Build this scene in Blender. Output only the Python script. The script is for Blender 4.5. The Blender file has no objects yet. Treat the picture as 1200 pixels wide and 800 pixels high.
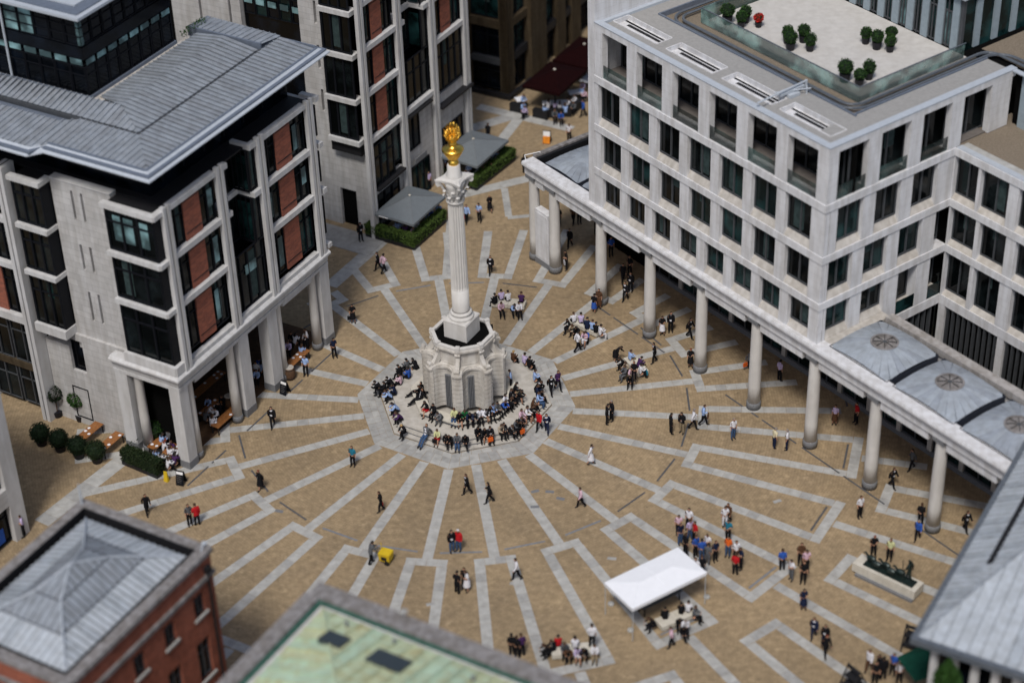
import bpy, bmesh, math, random
from mathutils import Vector, Matrix
random.seed(7)
S = bpy.context.scene
COL = S.collection
R = math.radians
# ---------------------------------------------------------------- camera
cam = bpy.data.cameras.new('camera'); camo = bpy.data.objects.new('camera', cam); COL.objects.link(camo)
cam.sensor_width = 36; cam.lens = 70.55; cam.clip_end = 2000; cam.clip_start = 1
_r = Vector((0.99940352, -0.01968036, -0.02837758)); _u = Vector((0.0345341, 0.5695421, 0.82123638)); _f = Vector((0, 0.821726522, -0.569882025))
camo.matrix_world = Matrix(((_r.x, _u.x, -_f.x, 3.607), (_r.y, _u.y, -_f.y, -120.623), (_r.z, _u.z, -_f.z, 88.861), (0, 0, 0, 1)))
cam.dof.use_dof = True; cam.dof.focus_distance = 153; cam.dof.aperture_fstop = 0.068; cam.dof.aperture_blades = 0
S.camera = camo
# ---------------------------------------------------------------- world and sun (bright overcast)
W = bpy.data.worlds.new('World'); S.world = W; W.use_nodes = True
nt = W.node_tree; bg = nt.nodes['Background']; sky = nt.nodes.new('ShaderNodeTexSky'); sky.sky_type = 'NISHITA'; sky.sun_disc = False
SUN_EL, SUN_AZ = 57, 195     # azimuth measured clockwise from +Y
sky.sun_elevation = R(SUN_EL); sky.sun_rotation = R(SUN_AZ); sky.air_density = 1.0; sky.dust_density = 3.0
nt.links.new(sky.outputs[0], bg.inputs[0]); bg.inputs[1].default_value = 0.06
sl = bpy.data.lights.new('sun', 'SUN'); sl.energy = 1.5; sl.angle = R(12); sl.color = (1, 0.965, 0.92)
so = bpy.data.objects.new('sun', sl); COL.objects.link(so)
_d = Vector((math.sin(R(SUN_AZ)) * math.cos(R(SUN_EL)), math.cos(R(SUN_AZ)) * math.cos(R(SUN_EL)), math.sin(R(SUN_EL))))
so.rotation_euler = _d.to_track_quat('Z', 'Y').to_euler()
S.view_settings.view_transform = 'Standard'; S.view_settings.look = 'None'; S.view_settings.gamma = 1; S.view_settings.exposure = 0.63
S.cycles.max_bounces = 5; S.cycles.diffuse_bounces = 2; S.cycles.glossy_bounces = 2; S.cycles.transmission_bounces = 2

# ---------------------------------------------------------------- materials
def mat(name, col, rough=0.8, spec=0.3, metal=0, var=0.12, scale=3.0, grime=0.0, bump=0.0, bscale=20, kind=None, col2=None, p=None):
    m = bpy.data.materials.new(name); m.use_nodes = True; t = m.node_tree; b = t.nodes['Principled BSDF']
    b.inputs['Roughness'].default_value = rough; b.inputs['Specular IOR Level'].default_value = spec; b.inputs['Metallic'].default_value = metal
    N = t.nodes.new; L = t.links.new
    tc = N('ShaderNodeTexCoord'); n1 = N('ShaderNodeTexNoise'); n1.inputs['Scale'].default_value = scale; n1.inputs['Detail'].default_value = 5
    geo = N('ShaderNodeNewGeometry'); L(geo.outputs['Position'], n1.inputs['Vector'])
    cr = N('ShaderNodeValToRGB'); c = Vector(col)
    cr.color_ramp.elements[0].position = 0.3; cr.color_ramp.elements[1].position = 0.7
    cr.color_ramp.elements[0].color = (*(c * (1 - var)), 1); cr.color_ramp.elements[1].color = (*(c * (1 + var)), 1)
    L(n1.outputs['Fac'], cr.inputs['Fac']); out = cr.outputs['Color']
    if kind in ('brick', 'ashlar', 'sett', 'panel'):
        bt = N('ShaderNodeTexBrick')
        if kind == 'sett':
            sp = N('ShaderNodeSeparateXYZ'); L(geo.outputs['Position'], sp.inputs[0])
            def M(op, a, b_=None, c_=None):
                q = N('ShaderNodeMath'); q.operation = op
                for i, v in enumerate((a, b_, c_)):
                    if v is None: continue
                    if isinstance(v, (int, float)): q.inputs[i].default_value = v
                    else: L(v, q.inputs[i])
                return q.outputs[0]
            x = M('ADD', sp.outputs[0], 0.12); y = M('ADD', sp.outputs[1], 0.6)
            th = M('ARCTAN2', y, x); rr = M('SQRT', M('ADD', M('MULTIPLY', x, x), M('MULTIPLY', y, y)))
            k = M('MULTIPLY', M('ROUND', M('DIVIDE', M('SUBTRACT', th, R(14.3)), R(15))), R(15))
            dth = M('SUBTRACT', M('SUBTRACT', th, R(14.3)), k)
            uu = M('MULTIPLY', rr, M('COSINE', dth)); vv = M('MULTIPLY', rr, M('SINE', dth))
            cb = N('ShaderNodeCombineXYZ'); L(vv, cb.inputs[0]); L(uu, cb.inputs[1]); vec = cb.outputs[0]
            bw, bh, ms = 0.34, 0.21, 0.018
        else:
            sp = N('ShaderNodeSeparateXYZ'); L(tc.outputs['Object'], sp.inputs[0]); ad = N('ShaderNodeMath'); L(sp.outputs[0], ad.inputs[0]); L(sp.outputs[1], ad.inputs[1])
            cb = N('ShaderNodeCombineXYZ'); L(ad.outputs[0], cb.inputs[0]); L(sp.outputs[2], cb.inputs[1]); vec = cb.outputs[0]
            bw, bh, ms = p or ((0.23, 0.075, 0.01) if kind == 'brick' else (1.3, 0.52, 0.018))
        L(vec, bt.inputs['Vector']); bt.inputs['Scale'].default_value = 1; bt.offset = .5; bt.inputs['Mortar Smooth'].default_value = .3; bt.inputs['Brick Width'].default_value = bw; bt.inputs['Row Height'].default_value = bh
        bt.inputs['Mortar Size'].default_value = ms; bt.inputs['Bias'].default_value = 0
        c2 = Vector(col2) if col2 else c
        if kind == 'panel': a1, a2, mo = (1.02,) * 3, (0.97,) * 3, (0.84,) * 3
        elif kind == 'ashlar': a1, a2, mo = (1.05,) * 3, (0.93,) * 3, (0.72,) * 3
        elif kind == 'sett': a1, a2, mo = (1.07, 1.07, 1.06), (0.93, 0.925, 0.92), (0.84, 0.83, 0.82)
        else: a1, a2, mo = (1.2, 1.15, 1.1), (0.75, 0.8, 0.85), (0.9, 1.1, 1.3)
        bt.inputs['Color1'].default_value = (*a1, 1); bt.inputs['Color2'].default_value = (*a2, 1); bt.inputs['Mortar'].default_value = (*mo, 1)
        mx = N('ShaderNodeMix'); mx.data_type = 'RGBA'; mx.blend_type = 'MULTIPLY'; mx.inputs['Factor'].default_value = 1
        L(out, mx.inputs[6]); L(bt.outputs['Color'], mx.inputs[7]); out = mx.outputs[2]
    if col2 is not None and kind in (None, 'sett', 'patina'):
        n2 = N('ShaderNodeTexNoise'); n2.inputs['Scale'].default_value = {'sett': 0.35, 'patina': 1.6}.get(kind, scale * .3); n2.inputs['Detail'].default_value = 6; n2.inputs['Roughness'].default_value = .65
        L(geo.outputs['Position'], n2.inputs['Vector']); c3 = N('ShaderNodeValToRGB'); c3.color_ramp.elements[0].position = .45; c3.color_ramp.elements[1].position = .68
        L(n2.outputs['Fac'], c3.inputs['Fac']); mx = N('ShaderNodeMix'); mx.data_type = 'RGBA'
        sc = N('ShaderNodeMath'); sc.operation = 'MULTIPLY'; L(c3.outputs['Color'], sc.inputs[0]); sc.inputs[1].default_value = .7 if kind == 'patina' else .45; L(sc.outputs[0], mx.inputs['Factor'])
        L(out, mx.inputs[6])
        if kind == 'sett':
            m2 = N('ShaderNodeMix'); m2.data_type = 'RGBA'; m2.blend_type = 'MULTIPLY'; m2.inputs['Factor'].default_value = 1; L(out, m2.inputs[6]); m2.inputs[7].default_value = (*col2, 1); L(m2.outputs[2], mx.inputs[7])
        else: mx.inputs[7].default_value = (*col2, 1)
        out = mx.outputs[2]
    if kind == 'sett':
        for sc_, lo, hi, c_lo, c_hi, dt in ((.11, .35, .65, (.86, .85, .84), (1.10, 1.08, 1.05), 4), (1.1, .60, .72, (1, 1, 1), (1.16, 1.17, 1.18), 3), (2.6, .68, .74, (1, 1, 1), (.72, .72, .74), 2)):
            n5 = N('ShaderNodeTexNoise'); n5.inputs['Scale'].default_value = sc_; n5.inputs['Detail'].default_value = dt; L(geo.outputs['Position'], n5.inputs['Vector']); c5 = N('ShaderNodeValToRGB')
            c5.color_ramp.elements[0].position = lo; c5.color_ramp.elements[1].position = hi; c5.color_ramp.elements[0].color = (*c_lo, 1); c5.color_ramp.elements[1].color = (*c_hi, 1); L(n5.outputs['Fac'], c5.inputs['Fac'])
            mx = N('ShaderNodeMix'); mx.data_type = 'RGBA'; mx.blend_type = 'MULTIPLY'; mx.inputs['Factor'].default_value = 1; L(out, mx.inputs[6]); L(c5.outputs['Color'], mx.inputs[7]); out = mx.outputs[2]
    if grime:
        n3 = N('ShaderNodeTexNoise'); n3.inputs['Scale'].default_value = 1.0; n3.inputs['Detail'].default_value = 8; mp = N('ShaderNodeMapping'); mp.inputs['Scale'].default_value = (2.2, 2.2, .35)
        L(geo.outputs['Position'], mp.inputs[0]); L(mp.outputs[0], n3.inputs['Vector']); c4 = N('ShaderNodeValToRGB')
        c4.color_ramp.elements[0].position = .38; c4.color_ramp.elements[1].position = .62; c4.color_ramp.elements[0].color = (1 - grime, 1 - grime * 1.08, 1 - grime * 1.2, 1); c4.color_ramp.elements[1].color = (1, 1, 1, 1)
        L(n3.outputs['Fac'], c4.inputs['Fac']); mx = N('ShaderNodeMix'); mx.data_type = 'RGBA'; mx.blend_type = 'MULTIPLY'; mx.inputs['Factor'].default_value = 1; L(out, mx.inputs[6]); L(c4.outputs['Color'], mx.inputs[7]); out = mx.outputs[2]
    L(out, b.inputs['Base Color'])
    if bump:
        n4 = N('ShaderNodeTexNoise'); n4.inputs['Scale'].default_value = bscale; L(geo.outputs['Position'], n4.inputs['Vector']); bp = N('ShaderNodeBump'); bp.inputs['Strength'].default_value = bump; bp.inputs['Distance'].default_value = .03
        L(n4.outputs['Fac'], bp.inputs['Height']); L(bp.outputs[0], b.inputs['Normal'])
    return m
def glass(name, col, rough=0.12, a=0.0):
    m = bpy.data.materials.new(name); m.use_nodes = True; t = m.node_tree; b = t.nodes['Principled BSDF']
    b.inputs['Roughness'].default_value = rough; b.inputs['Specular IOR Level'].default_value = .22
    geo = t.nodes.new('ShaderNodeNewGeometry'); n = t.nodes.new('ShaderNodeTexNoise'); n.inputs['Scale'].default_value = .55; n.inputs['Detail'].default_value = 3
    t.links.new(geo.outputs['Position'], n.inputs['Vector']); cr = t.nodes.new('ShaderNodeValToRGB'); c = Vector(col)
    cr.color_ramp.elements[0].position = .45; cr.color_ramp.elements[1].position = .7; cr.color_ramp.elements[0].color = (*(c * .25), 1); cr.color_ramp.elements[1].color = (*(c * 1.6), 1)
    t.links.new(n.outputs['Fac'], cr.inputs['Fac']); t.links.new(cr.outputs['Color'], b.inputs['Base Color'])
    if a: b.inputs['Alpha'].default_value = a
    return m
M = {}
M['sett'] = mat('sandstone setts', (.312, .238, .148), .85, .2, var=.17, scale=2.2, kind='sett', col2=(.72, .74, .80), bump=.3, bscale=9)
M['slab'] = mat('grey granite slabs', (.415, .415, .40), .8, .25, var=.13, scale=1.7, grime=.12)
M['slab2'] = mat('darker grey granite slabs', (.35, .35, .34), .8, .25, var=.13, scale=1.7, grime=.12)
M['drain'] = mat('dark slate drain', (.085, .085, .09), .6, .4, var=.2)
M['drain2'] = mat('worn blue grey drain cover', (.17, .19, .22), .6, .4, var=.2)
M['tower'] = mat('white portland stone', (.68, .685, .705), .8, .25, var=.05, scale=1.2, grime=.17, kind='panel', p=(.95, .55, .014))
M['sill'] = mat('cream weathered stone', (.50, .475, .44), .85, .2, var=.10, scale=2, grime=.2)
M['lbs'] = mat('pale limestone facing', (.52, .515, .51), .85, .2, var=.07, scale=1.3, grime=.16, kind='ashlar')
M['lbt'] = mat('smooth limestone trim', (.57, .57, .57), .8, .2, var=.05, scale=1.3, grime=.14)
M['pod'] = mat('carved portland stone', (.585, .560, .520), .85, .2, var=.08, scale=2.5, grime=.22, bump=.2, bscale=14)
M['shaft'] = mat('pale column stone', (.60, .585, .56), .8, .2, var=.05, scale=1.5, grime=.10)
M['plat'] = mat('cream step stone', (.50, .475, .43), .85, .2, var=.08, scale=1.5, grime=.14)
M['granite'] = mat('dark granite base', (.17, .175, .185), .6, .3, var=.15, scale=9)
M['gold'] = mat('gilded metal', (.95, .58, .10), .28, .5, metal=1, var=.15, scale=6)
M['black'] = mat('black metal', (.012, .012, .014), .6, .3)
M['dark'] = mat('dark interior', (.004, .004, .004), .95, .05)  # near-black colour carries the darkness of shaded arcades and rooms
M['brickp'] = mat('terracotta panel', (.30, .105, .068), .85, .15, var=.08, scale=5, kind='brick', p=(.45, .15, .012))
M['brick'] = mat('red brick', (.30, .098, .060), .85, .15, var=.18, scale=1.5, kind='brick', grime=.15)
M['lead'] = mat('lead roofing', (.265, .295, .335), .55, .4, var=.14, scale=1.1, grime=.16)
M['lead2'] = mat('pale lead roofing', (.43, .47, .515), .5, .4, var=.10, scale=1.0, grime=.14)
M['zinc'] = mat('pale zinc fascia', (.43, .47, .52), .5, .4, var=.06)
M['zincd2'] = mat('navy lead flashing', (.03, .035, .05), .55, .3)
M['deckd'] = mat('brown grey balcony paving', (.15, .135, .125), .9, .1, var=.1)
M['zincd'] = mat('dark blue zinc gutter', (.13, .155, .20), .55, .4, var=.1)
M['deck'] = mat('grey roof asphalt', (.31, .305, .295), .9, .1, var=.08, scale=5, bump=.3)
M['gravel'] = mat('brown roof gravel', (.21, .175, .135), .95, .1, var=.3, scale=14, bump=.5, bscale=30)
M['terrace'] = mat('pale terrace slabs', (.54, .525, .50), .85, .15, var=.05, scale=1.4, kind=None, grime=.08)
M['rail'] = mat('painted steel track', (.10, .115, .135), .5, .4)
M['glass'] = glass('dark window glass', (.007, .010, .011), .10)
M['glasst'] = glass('teal window glass', (.010, .034, .035), .15)  # noise patches of this colour paint teal reflections into the panes
M['glassb'] = glass('bright window blind', (.20, .34, .36), .35)
M['glassn'] = glass('navy curtain wall', (.003, .005, .009), .15)
M['bal'] = glass('green balustrade glass', (.25, .40, .37), .1, a=.55)
M['bald'] = glass('dim balcony glass', (.05, .09, .085), .1, a=.5)
M['blindd'] = mat('dim drawn blind', (.035, .055, .055), .7, .1, var=.3)
M['ppanel'] = mat('blue grey cladding panel', (.27, .33, .37), .6, .3, var=.08)
M['frame'] = mat('grey window frame', (.06, .065, .072), .5, .4)
M['framed'] = mat('black window frame', (.006, .007, .010), .6, .15)
M['copper'] = mat('green copper sheet', (.46, .55, .38), .7, .3, var=.14, scale=1.4, kind='patina', col2=(.38, .33, .14))
M['copper2'] = mat('yellowed copper sheet', (.48, .53, .34), .7, .3, var=.14, scale=1.9, kind='patina', col2=(.36, .28, .11))
M['copper3'] = mat('minty copper sheet', (.42, .55, .41), .7, .3, var=.12, scale=1.1, kind='patina', col2=(.40, .37, .18))
M['leadb'] = mat('darker lead sheet', (.25, .275, .31), .55, .4, var=.14, scale=1.1, grime=.16)
M['lead2b'] = mat('stained pale lead sheet', (.37, .41, .455), .5, .4, var=.12, scale=1.0, grime=.2)
M['copperd'] = mat('dark green copper gutter', (.03, .10, .075), .6, .3, var=.3)
M['coping'] = mat('weathered grey coping', (.24, .23, .23), .9, .15, var=.25, scale=3, grime=.3)
M['parasol'] = mat('grey canvas', (.155, .175, .19), .85, .15, var=.06)
M['tent'] = mat('white pvc canvas', (.82, .84, .88), .7, .2, var=.02)
M['redc'] = mat('dark red canvas', (.009, .0006, .0009), .9, .1, var=.2)
M['greenc'] = mat('dark green canvas', (.006, .045, .030), .85, .1, var=.15)
M['tan'] = mat('buff sandstone', (.075, .057, .036), .9, .1, var=.12, grime=.3, kind='ashlar')  # vignette darkening of the far end is put into this colour
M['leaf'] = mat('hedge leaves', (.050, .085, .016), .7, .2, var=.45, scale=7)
M['leafm'] = mat('deep green hedge leaves', (.016, .027, .008), .7, .2, var=.5, scale=7)  # darker leaf tone for the planting by the lane
M['dome'] = mat('blue grey dome lead', (.33, .37, .42), .5, .4, var=.1, scale=1, grime=.15)
M['dome2'] = mat('duller dome lead', (.29, .325, .375), .5, .4, var=.1, scale=1, grime=.15)
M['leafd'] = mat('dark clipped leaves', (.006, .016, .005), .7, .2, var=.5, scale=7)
M['leafg'] = mat('fresh green leaves', (.022, .060, .010), .7, .2, var=.45, scale=7)
M['pot'] = mat('black planter', (.012, .012, .016), .5, .3)
M['wood'] = mat('varnished oak', (.27, .11, .035), .5, .4, var=.25, scale=7)
M['woodd'] = mat('dark barrel wood', (.10, .055, .03), .7, .3, var=.3, scale=8)
M['cloth'] = mat('white tablecloth', (.75, .76, .80), .8, .1, var=.04)
M['bronze'] = mat('dark green bronze', (.014, .028, .026), .45, .6, metal=.4, var=.35, scale=4)
M['yellow'] = mat('yellow plastic', (.62, .43, .015), .5, .4, var=.06)
M['orange'] = mat('orange poster', (.75, .25, .02), .6, .3, var=.25, scale=5)
M['white'] = mat('white card', (.8, .8, .8), .6, .3, var=.03)
M['soffit'] = mat('terracotta timber soffit', (.30, .11, .05), .8, .2, var=.1)
M['bench'] = mat('pale bench stone', (.58, .55, .48), .85, .2, var=.06, grime=.1)
M['redf'] = mat('red flowers', (.5, .02, .015), .7, .2)
M['skylight'] = mat('dark skylight glass', (.035, .045, .05), .3, .5)
FAB = {'bk': (.010, .010, .012), 'nv': (.012, .018, .045), 'gy': (.10, .105, .115), 'wh': (.66, .66, .70), 'lb': (.30, .42, .68), 'bl': (.03, .09, .36), 'lp': (.50, .42, .62), 'pk': (.60, .42, .50),
       'rd': (.42, .015, .02), 'gn': (.02, .14, .05), 'yl': (.55, .56, .30), 'or': (.65, .12, .02), 'br': (.09, .045, .025), 'bg': (.36, .30, .23), 'tl': (.02, .16, .24), 'jn': (.045, .085, .17), 'pp': (.06, .025, .09), 'kh': (.25, .20, .13), 'cr': (.62, .56, .38)}
for k, v in FAB.items(): M['f_' + k] = mat('cloth ' + k, v, .9, .1, var=.15, scale=9)
M['skin'] = mat('skin', (.42, .23, .15), .6, .3, var=.05); M['shoe'] = mat('shoe leather', (.012, .010, .009), .5, .4)
for k, v in {'bk': (.012, .010, .009), 'br': (.05, .026, .014), 'bl': (.36, .24, .10), 'rd': (.16, .03, .015), 'gl': (.22, .19, .17)}.items(): M['h_' + k] = mat('hair ' + k, v, .7, .3, var=.2, scale=30)

# ---------------------------------------------------------------- mesh helpers
class MB:
    def __init__(s): s.v = []; s.f = []; s.mi = []; s.cur = 0
    def add(s, vs, fs):
        n = len(s.v); s.v += [tuple(x) for x in vs]; s.f += [tuple(n + i for i in f) for f in fs]; s.mi += [s.cur] * len(fs); return s
    def box(s, x0, x1, y0, y1, z0, z1, zt=None):
        if x0 > x1: x0, x1 = x1, x0
        if y0 > y1: y0, y1 = y1, y0
        return s.add([(x0, y0, z0), (x1, y0, z0), (x1, y1, z0), (x0, y1, z0), (x0, y0, z1), (x1, y0, z1), (x1, y1, z1), (x0, y1, z1)], [(0, 3, 2, 1), (4, 5, 6, 7), (0, 1, 5, 4), (1, 2, 6, 5), (2, 3, 7, 6), (3, 0, 4, 7)])
    def prism(s, pts, z0, z1, taper=None):
        n = len(pts); t = taper or pts
        return s.add([(x, y, z0) for x, y in pts] + [(x, y, z1) for x, y in t], [tuple(range(n))[::-1], tuple(range(n, 2 * n))] + [(i, (i + 1) % n, n + (i + 1) % n, n + i) for i in range(n)])
    def lathe(s, prof, n=24, cx=0, cy=0, flute=None):
        vs = []; fs = []
        for j, (r, z) in enumerate(prof):
            for i in range(n):
                a = 2 * math.pi * i / n; rr = r * (1 - (flute if flute and i % 2 else 0)); vs.append((cx + rr * math.cos(a), cy + rr * math.sin(a), z))
        m = len(prof)
        for j in range(m - 1):
            for i in range(n): fs.append((j * n + i, j * n + (i + 1) % n, (j + 1) * n + (i + 1) % n, (j + 1) * n + i))
        fs.append(tuple(range(n))[::-1]); fs.append(tuple((m - 1) * n + i for i in range(n)))
        return s.add(vs, fs)
    def tube(s, a, b, r, n=8, r2=None):
        a = Vector(a); b = Vector(b); d = (b - a).normalized(); u = d.orthogonal().normalized(); w = d.cross(u); r2 = r if r2 is None else r2
        vs = [a + (u * math.cos(2 * math.pi * i / n) + w * math.sin(2 * math.pi * i / n)) * r for i in range(n)] + [b + (u * math.cos(2 * math.pi * i / n) + w * math.sin(2 * math.pi * i / n)) * r2 for i in range(n)]
        return s.add(vs, [tuple(range(n))[::-1], tuple(range(n, 2 * n))] + [(i, (i + 1) % n, n + (i + 1) % n, n + i) for i in range(n)])
    def mesh(s, name, mats, smooth=False):
        me = bpy.data.meshes.new(name); me.from_pydata(s.v, [], s.f)
        for m in (mats if isinstance(mats, (list, tuple)) else [mats]): me.materials.append(m)
        for p, k in zip(me.polygons, s.mi): p.material_index = k
        if smooth:
            for p in me.polygons: p.use_smooth = True
        me.update(); return me
def link(name, me, parent=None, loc=(0, 0, 0), rz=0.0, rot=None):
    o = bpy.data.objects.new(name, me); COL.objects.link(o); o.parent = parent; o.location = loc; o.rotation_euler = rot or (0, 0, rz); return o
def part(name, mb, m, parent=None, loc=(0, 0, 0), rz=0.0, smooth=False): return link(name, mb.mesh(name, m, smooth), parent, loc, rz)
def tag(o, label=None, cat=None, group=None, kind=None):
    if label: o['label'] = label
    if cat: o['category'] = cat
    if group: o['group'] = group
    if kind: o['kind'] = kind
    return o
def thing(name, label, cat, loc=(0, 0, 0), rz=0, group=None):
    o = bpy.data.objects.new(name, None); COL.objects.link(o); o.empty_display_size = .3; o.location = loc; o.rotation_euler = (0, 0, rz); return tag(o, label, cat, group)
def copy_tree(o, parent=None):
    c = o.copy(); COL.objects.link(c); c.parent = parent
    for ch in o.children: copy_tree(ch, c)
    return c
BX = {}
def bpart(name, m, parent, x0, x1, y0, y1, z0, z1, rz=0, bev=0):
    "box part whose mesh is shared between equal sizes"
    d = (round(abs(x1 - x0), 3), round(abs(y1 - y0), 3), round(abs(z1 - z0), 3), m.name, name)
    if d not in BX: BX[d] = MB().box(-d[0] / 2, d[0] / 2, -d[1] / 2, d[1] / 2, -d[2] / 2, d[2] / 2).mesh(name, m)
    return link(name, BX[d], parent, ((x0 + x1) / 2, (y0 + y1) / 2, (z0 + z1) / 2), rz)
def clip(poly, ax, lo, hi):
    for sgn, lim in ((1, lo), (-1, -hi)):
        out = []
        for i in range(len(poly)):
            a, b = poly[i], poly[(i + 1) % len(poly)]; da = sgn * a.dot(ax) - lim; db = sgn * b.dot(ax) - lim
            if da >= 0: out.append(a)
            if (da >= 0) != (db >= 0): out.append(a + (b - a) * (da / (da - db)))
        poly = out
        if len(poly) < 3: return []
    return poly
def seam_roof(parent, poly, sdir, pitch, m, seam=.06, h=.09, name='roof_panel', gap=.045):
    "standing seam sheets: the polygon cut into strips that run along sdir, each with its raised seam"
    poly = [Vector(p) for p in poly]; nrm = (poly[1] - poly[0]).cross(poly[2] - poly[0]).normalized()
    if nrm.z < 0: nrm = -nrm
    sd = Vector(sdir); sd = (sd - nrm * sd.dot(nrm)).normalized(); ax = sd.cross(nrm).normalized()
    lo = min(p.dot(ax) for p in poly); hi = max(p.dot(ax) for p in poly); n = max(1, round((hi - lo) / pitch)); st = (hi - lo) / n
    for i in range(n):
        a = lo + i * st; q = clip(poly, ax, a + .02, a + st - gap)
        if len(q) < 3: continue
        mb = MB(); k = len(q); lift = nrm * (.02 + .012 * random.random())
        mb.add([p for p in q] + [p + lift for p in q], [tuple(range(k, 2 * k))] + [(j, (j + 1) % k, k + (j + 1) % k, k + j) for j in range(k)])
        q2 = clip(poly, ax, a, a + seam)
        if len(q2) >= 3:
            ps = sorted(q2, key=lambda p: p.dot(sd)); s0 = ps[0]; e0 = ps[-1]; c0 = s0 + ax * (a + seam / 2 - s0.dot(ax)); L = (e0 - s0).dot(sd); c1 = c0 + sd * L
            hx = ax * (seam / 2); mb.add([c0 - hx, c0 + hx, c1 + hx, c1 - hx, c0 - hx + nrm * h, c0 + hx + nrm * h, c1 + hx + nrm * h, c1 - hx + nrm * h], [(4, 5, 6, 7), (0, 1, 5, 4), (1, 2, 6, 5), (2, 3, 7, 6), (3, 0, 4, 7)])
        part(name, mb, random.choice(m) if isinstance(m, list) else m, parent)
def foliage(name, parent, m, n, fn, size=.12, seed=1):
    rnd = random.Random(seed); mb = MB()
    for _ in range(n):
        c = Vector(fn(rnd)); u = Vector((rnd.uniform(-1, 1), rnd.uniform(-1, 1), rnd.uniform(-.6, 1))).normalized(); w = u.orthogonal().normalized(); v = u.cross(w); s = size * rnd.uniform(.6, 1.4)
        mb.add([c - w * s, c - v * s * .5, c + w * s, c + v * s * .5], [(0, 1, 2, 3)])
    return part(name, mb, m, parent)
def ball(rad, cz, squash=1.0):
    def f(r):
        while 1:
            p = Vector((r.uniform(-1, 1), r.uniform(-1, 1), r.uniform(-1, 1)))
            if .75 < p.length < 1: return (p.x * rad, p.y * rad, cz + p.z * rad * squash)
    return f
def boxvol(x0, x1, y0, y1, z0, z1):
    def f(r):
        p = [r.uniform(x0, x1), r.uniform(y0, y1), r.uniform(z0, z1)]
        k = r.random()
        if k < .4: p[2] = z1 - abs(r.gauss(0, .06))
        elif k < .75: p[0 if r.random() < .5 else 1] = r.choice([0, 1]) * 0 + (p[0] if 0 else p[0])  if False else p[0]
        if k >= .4:
            i = r.randrange(2); e = ((x0, x1), (y0, y1))[i][r.randrange(2)]; p[i] = e + r.gauss(0, .04)
        return p
    return f
# ================================================================ GROUND
C0 = Vector((-0.12, -0.6)); PH = 6.8
def polar(r, a): return (C0.x + r * math.cos(R(a)), C0.y + r * math.sin(R(a)))
g = MB(); g.add([(-900, -900, -.02), (900, -900, -.02), (900, 900, -.02), (-900, 900, -.02)], [(0, 1, 2, 3)])
ground = tag(part('ground', g, M['granite']), kind='structure')
pv = MB(); pv.add([(-75, -75, 0), (75, -75, 0), (75, 95, 0), (-75, 95, 0)], [(0, 1, 2, 3)])
paving = tag(part('paving', pv, M['sett']), kind='structure')
slabs = []   # (distance key, list of 4 xy, material key)
def stripe(p0, p1, w, step=.8, key='slab', z=None):
    p0 = Vector(p0); p1 = Vector(p1); d = p1 - p0; L = d.length; d.normalize(); nn = Vector((-d.y, d.x)); n = max(1, round(L / step)); st = L / n; gp = .008
    for i in range(n):
        a = p0 + d * (i * st + gp); b = p0 + d * ((i + 1) * st - gp)
        slabs.append(([a - nn * w / 2, b - nn * w / 2, b + nn * w / 2, a + nn * w / 2], key if random.random() < .75 else 'slab2'))
SW = .72
DN = Vector((0.81283, 0.58250)); DD = Vector((0.58250, -0.81283))
def wallclip(a, r1):
    "how far a radial stripe may run before it meets a building or the square's edge"
    r = r1
    while r > 1:
        p = Vector(polar(r, a))
        if p.dot(DN) < 21 and (p - Vector((-19.71, -7.19))).dot(Vector((-.8599, .5104))) < -.1 + (200 if (p - Vector((-19.71, -7.19))).dot(Vector((.5104, .8599))) < -.2 or (p - Vector((-19.71, -7.19))).dot(Vector((.5104, .8599))) > 19 else 0) and p.y < 24: return r
        r -= .4
    return 0
ring = []
for k in range(24):
    a = PH + 15 * k
    rs = 7.2
    while max(Vector(polar(rs, a)).dot(Vector((math.cos(R(13.5 + 45 * q)), math.sin(R(13.5 + 45 * q))))) for q in range(8)) < 7.64: rs += .02
    stripe(polar(rs + .02, a), polar(17.35, a), SW)
    # inner cap, legs, outer caps (the key pattern)
    al, ar = a - 3.45, a + 3.45
    def capseg(r, a0, a1, ext=.36):
        p = Vector(polar(r, a0)); q = Vector(polar(r, a1)); d = (q - p).normalized(); return p - d * ext, q + d * ext
    wc = wallclip if k == 0 else wc
    wallclip = wc
    if 104 < a % 360 < 152: wallclip = lambda q, r: wc(q, min(r, 21.3 if q % 360 < 119 else 19.2))
    r1 = wallclip(a, 29.2)
    if r1 > 19:
        p, q = capseg(17.75, al, ar); stripe(p, q, SW)
        for s in (al, ar): stripe(polar(18.12, s), polar(min(wallclip(s, 28.62), 28.62), s), SW, .8)
    elif r1 > 17.6:
        p, q = capseg(17.75, al, ar); stripe(p, q, SW)
    if 250 < (a + 7.5) % 360 or (a + 7.5) % 360 < 3 or 195 < (a + 7.5) % 360 < 240:
        if wallclip(a + 7.5, 29) > 28.5:
            p, q = capseg(29.0, a + 3.45, a + 15 - 3.45); stripe(p, q, SW)
        r3 = wallclip(a + 7.5, 60)
        if r3 > 31: stripe(polar(29.38, a + 7.5), polar(r3, a + 7.5), SW)
    if 250 < a % 360 or a % 360 < 3:
        r4 = wallclip(a, 58)
        if r4 > 32:
            p, q = capseg(31.8, a - 2.3, a + 2.3); stripe(p, q, SW)
            for s in (a - 2.3, a + 2.3):
                e = wallclip(s, 55)
                if e > 33: stripe(polar(32.18, s), polar(e, s), SW)
    wallclip = wc
drain((-11.3, 19.8), (-9.5, 22.0), 'drain') if 0 else None
DG0, DG1 = (-11.0, 16.3), (-7.1, 22.9)
wallclip = wc
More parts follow.
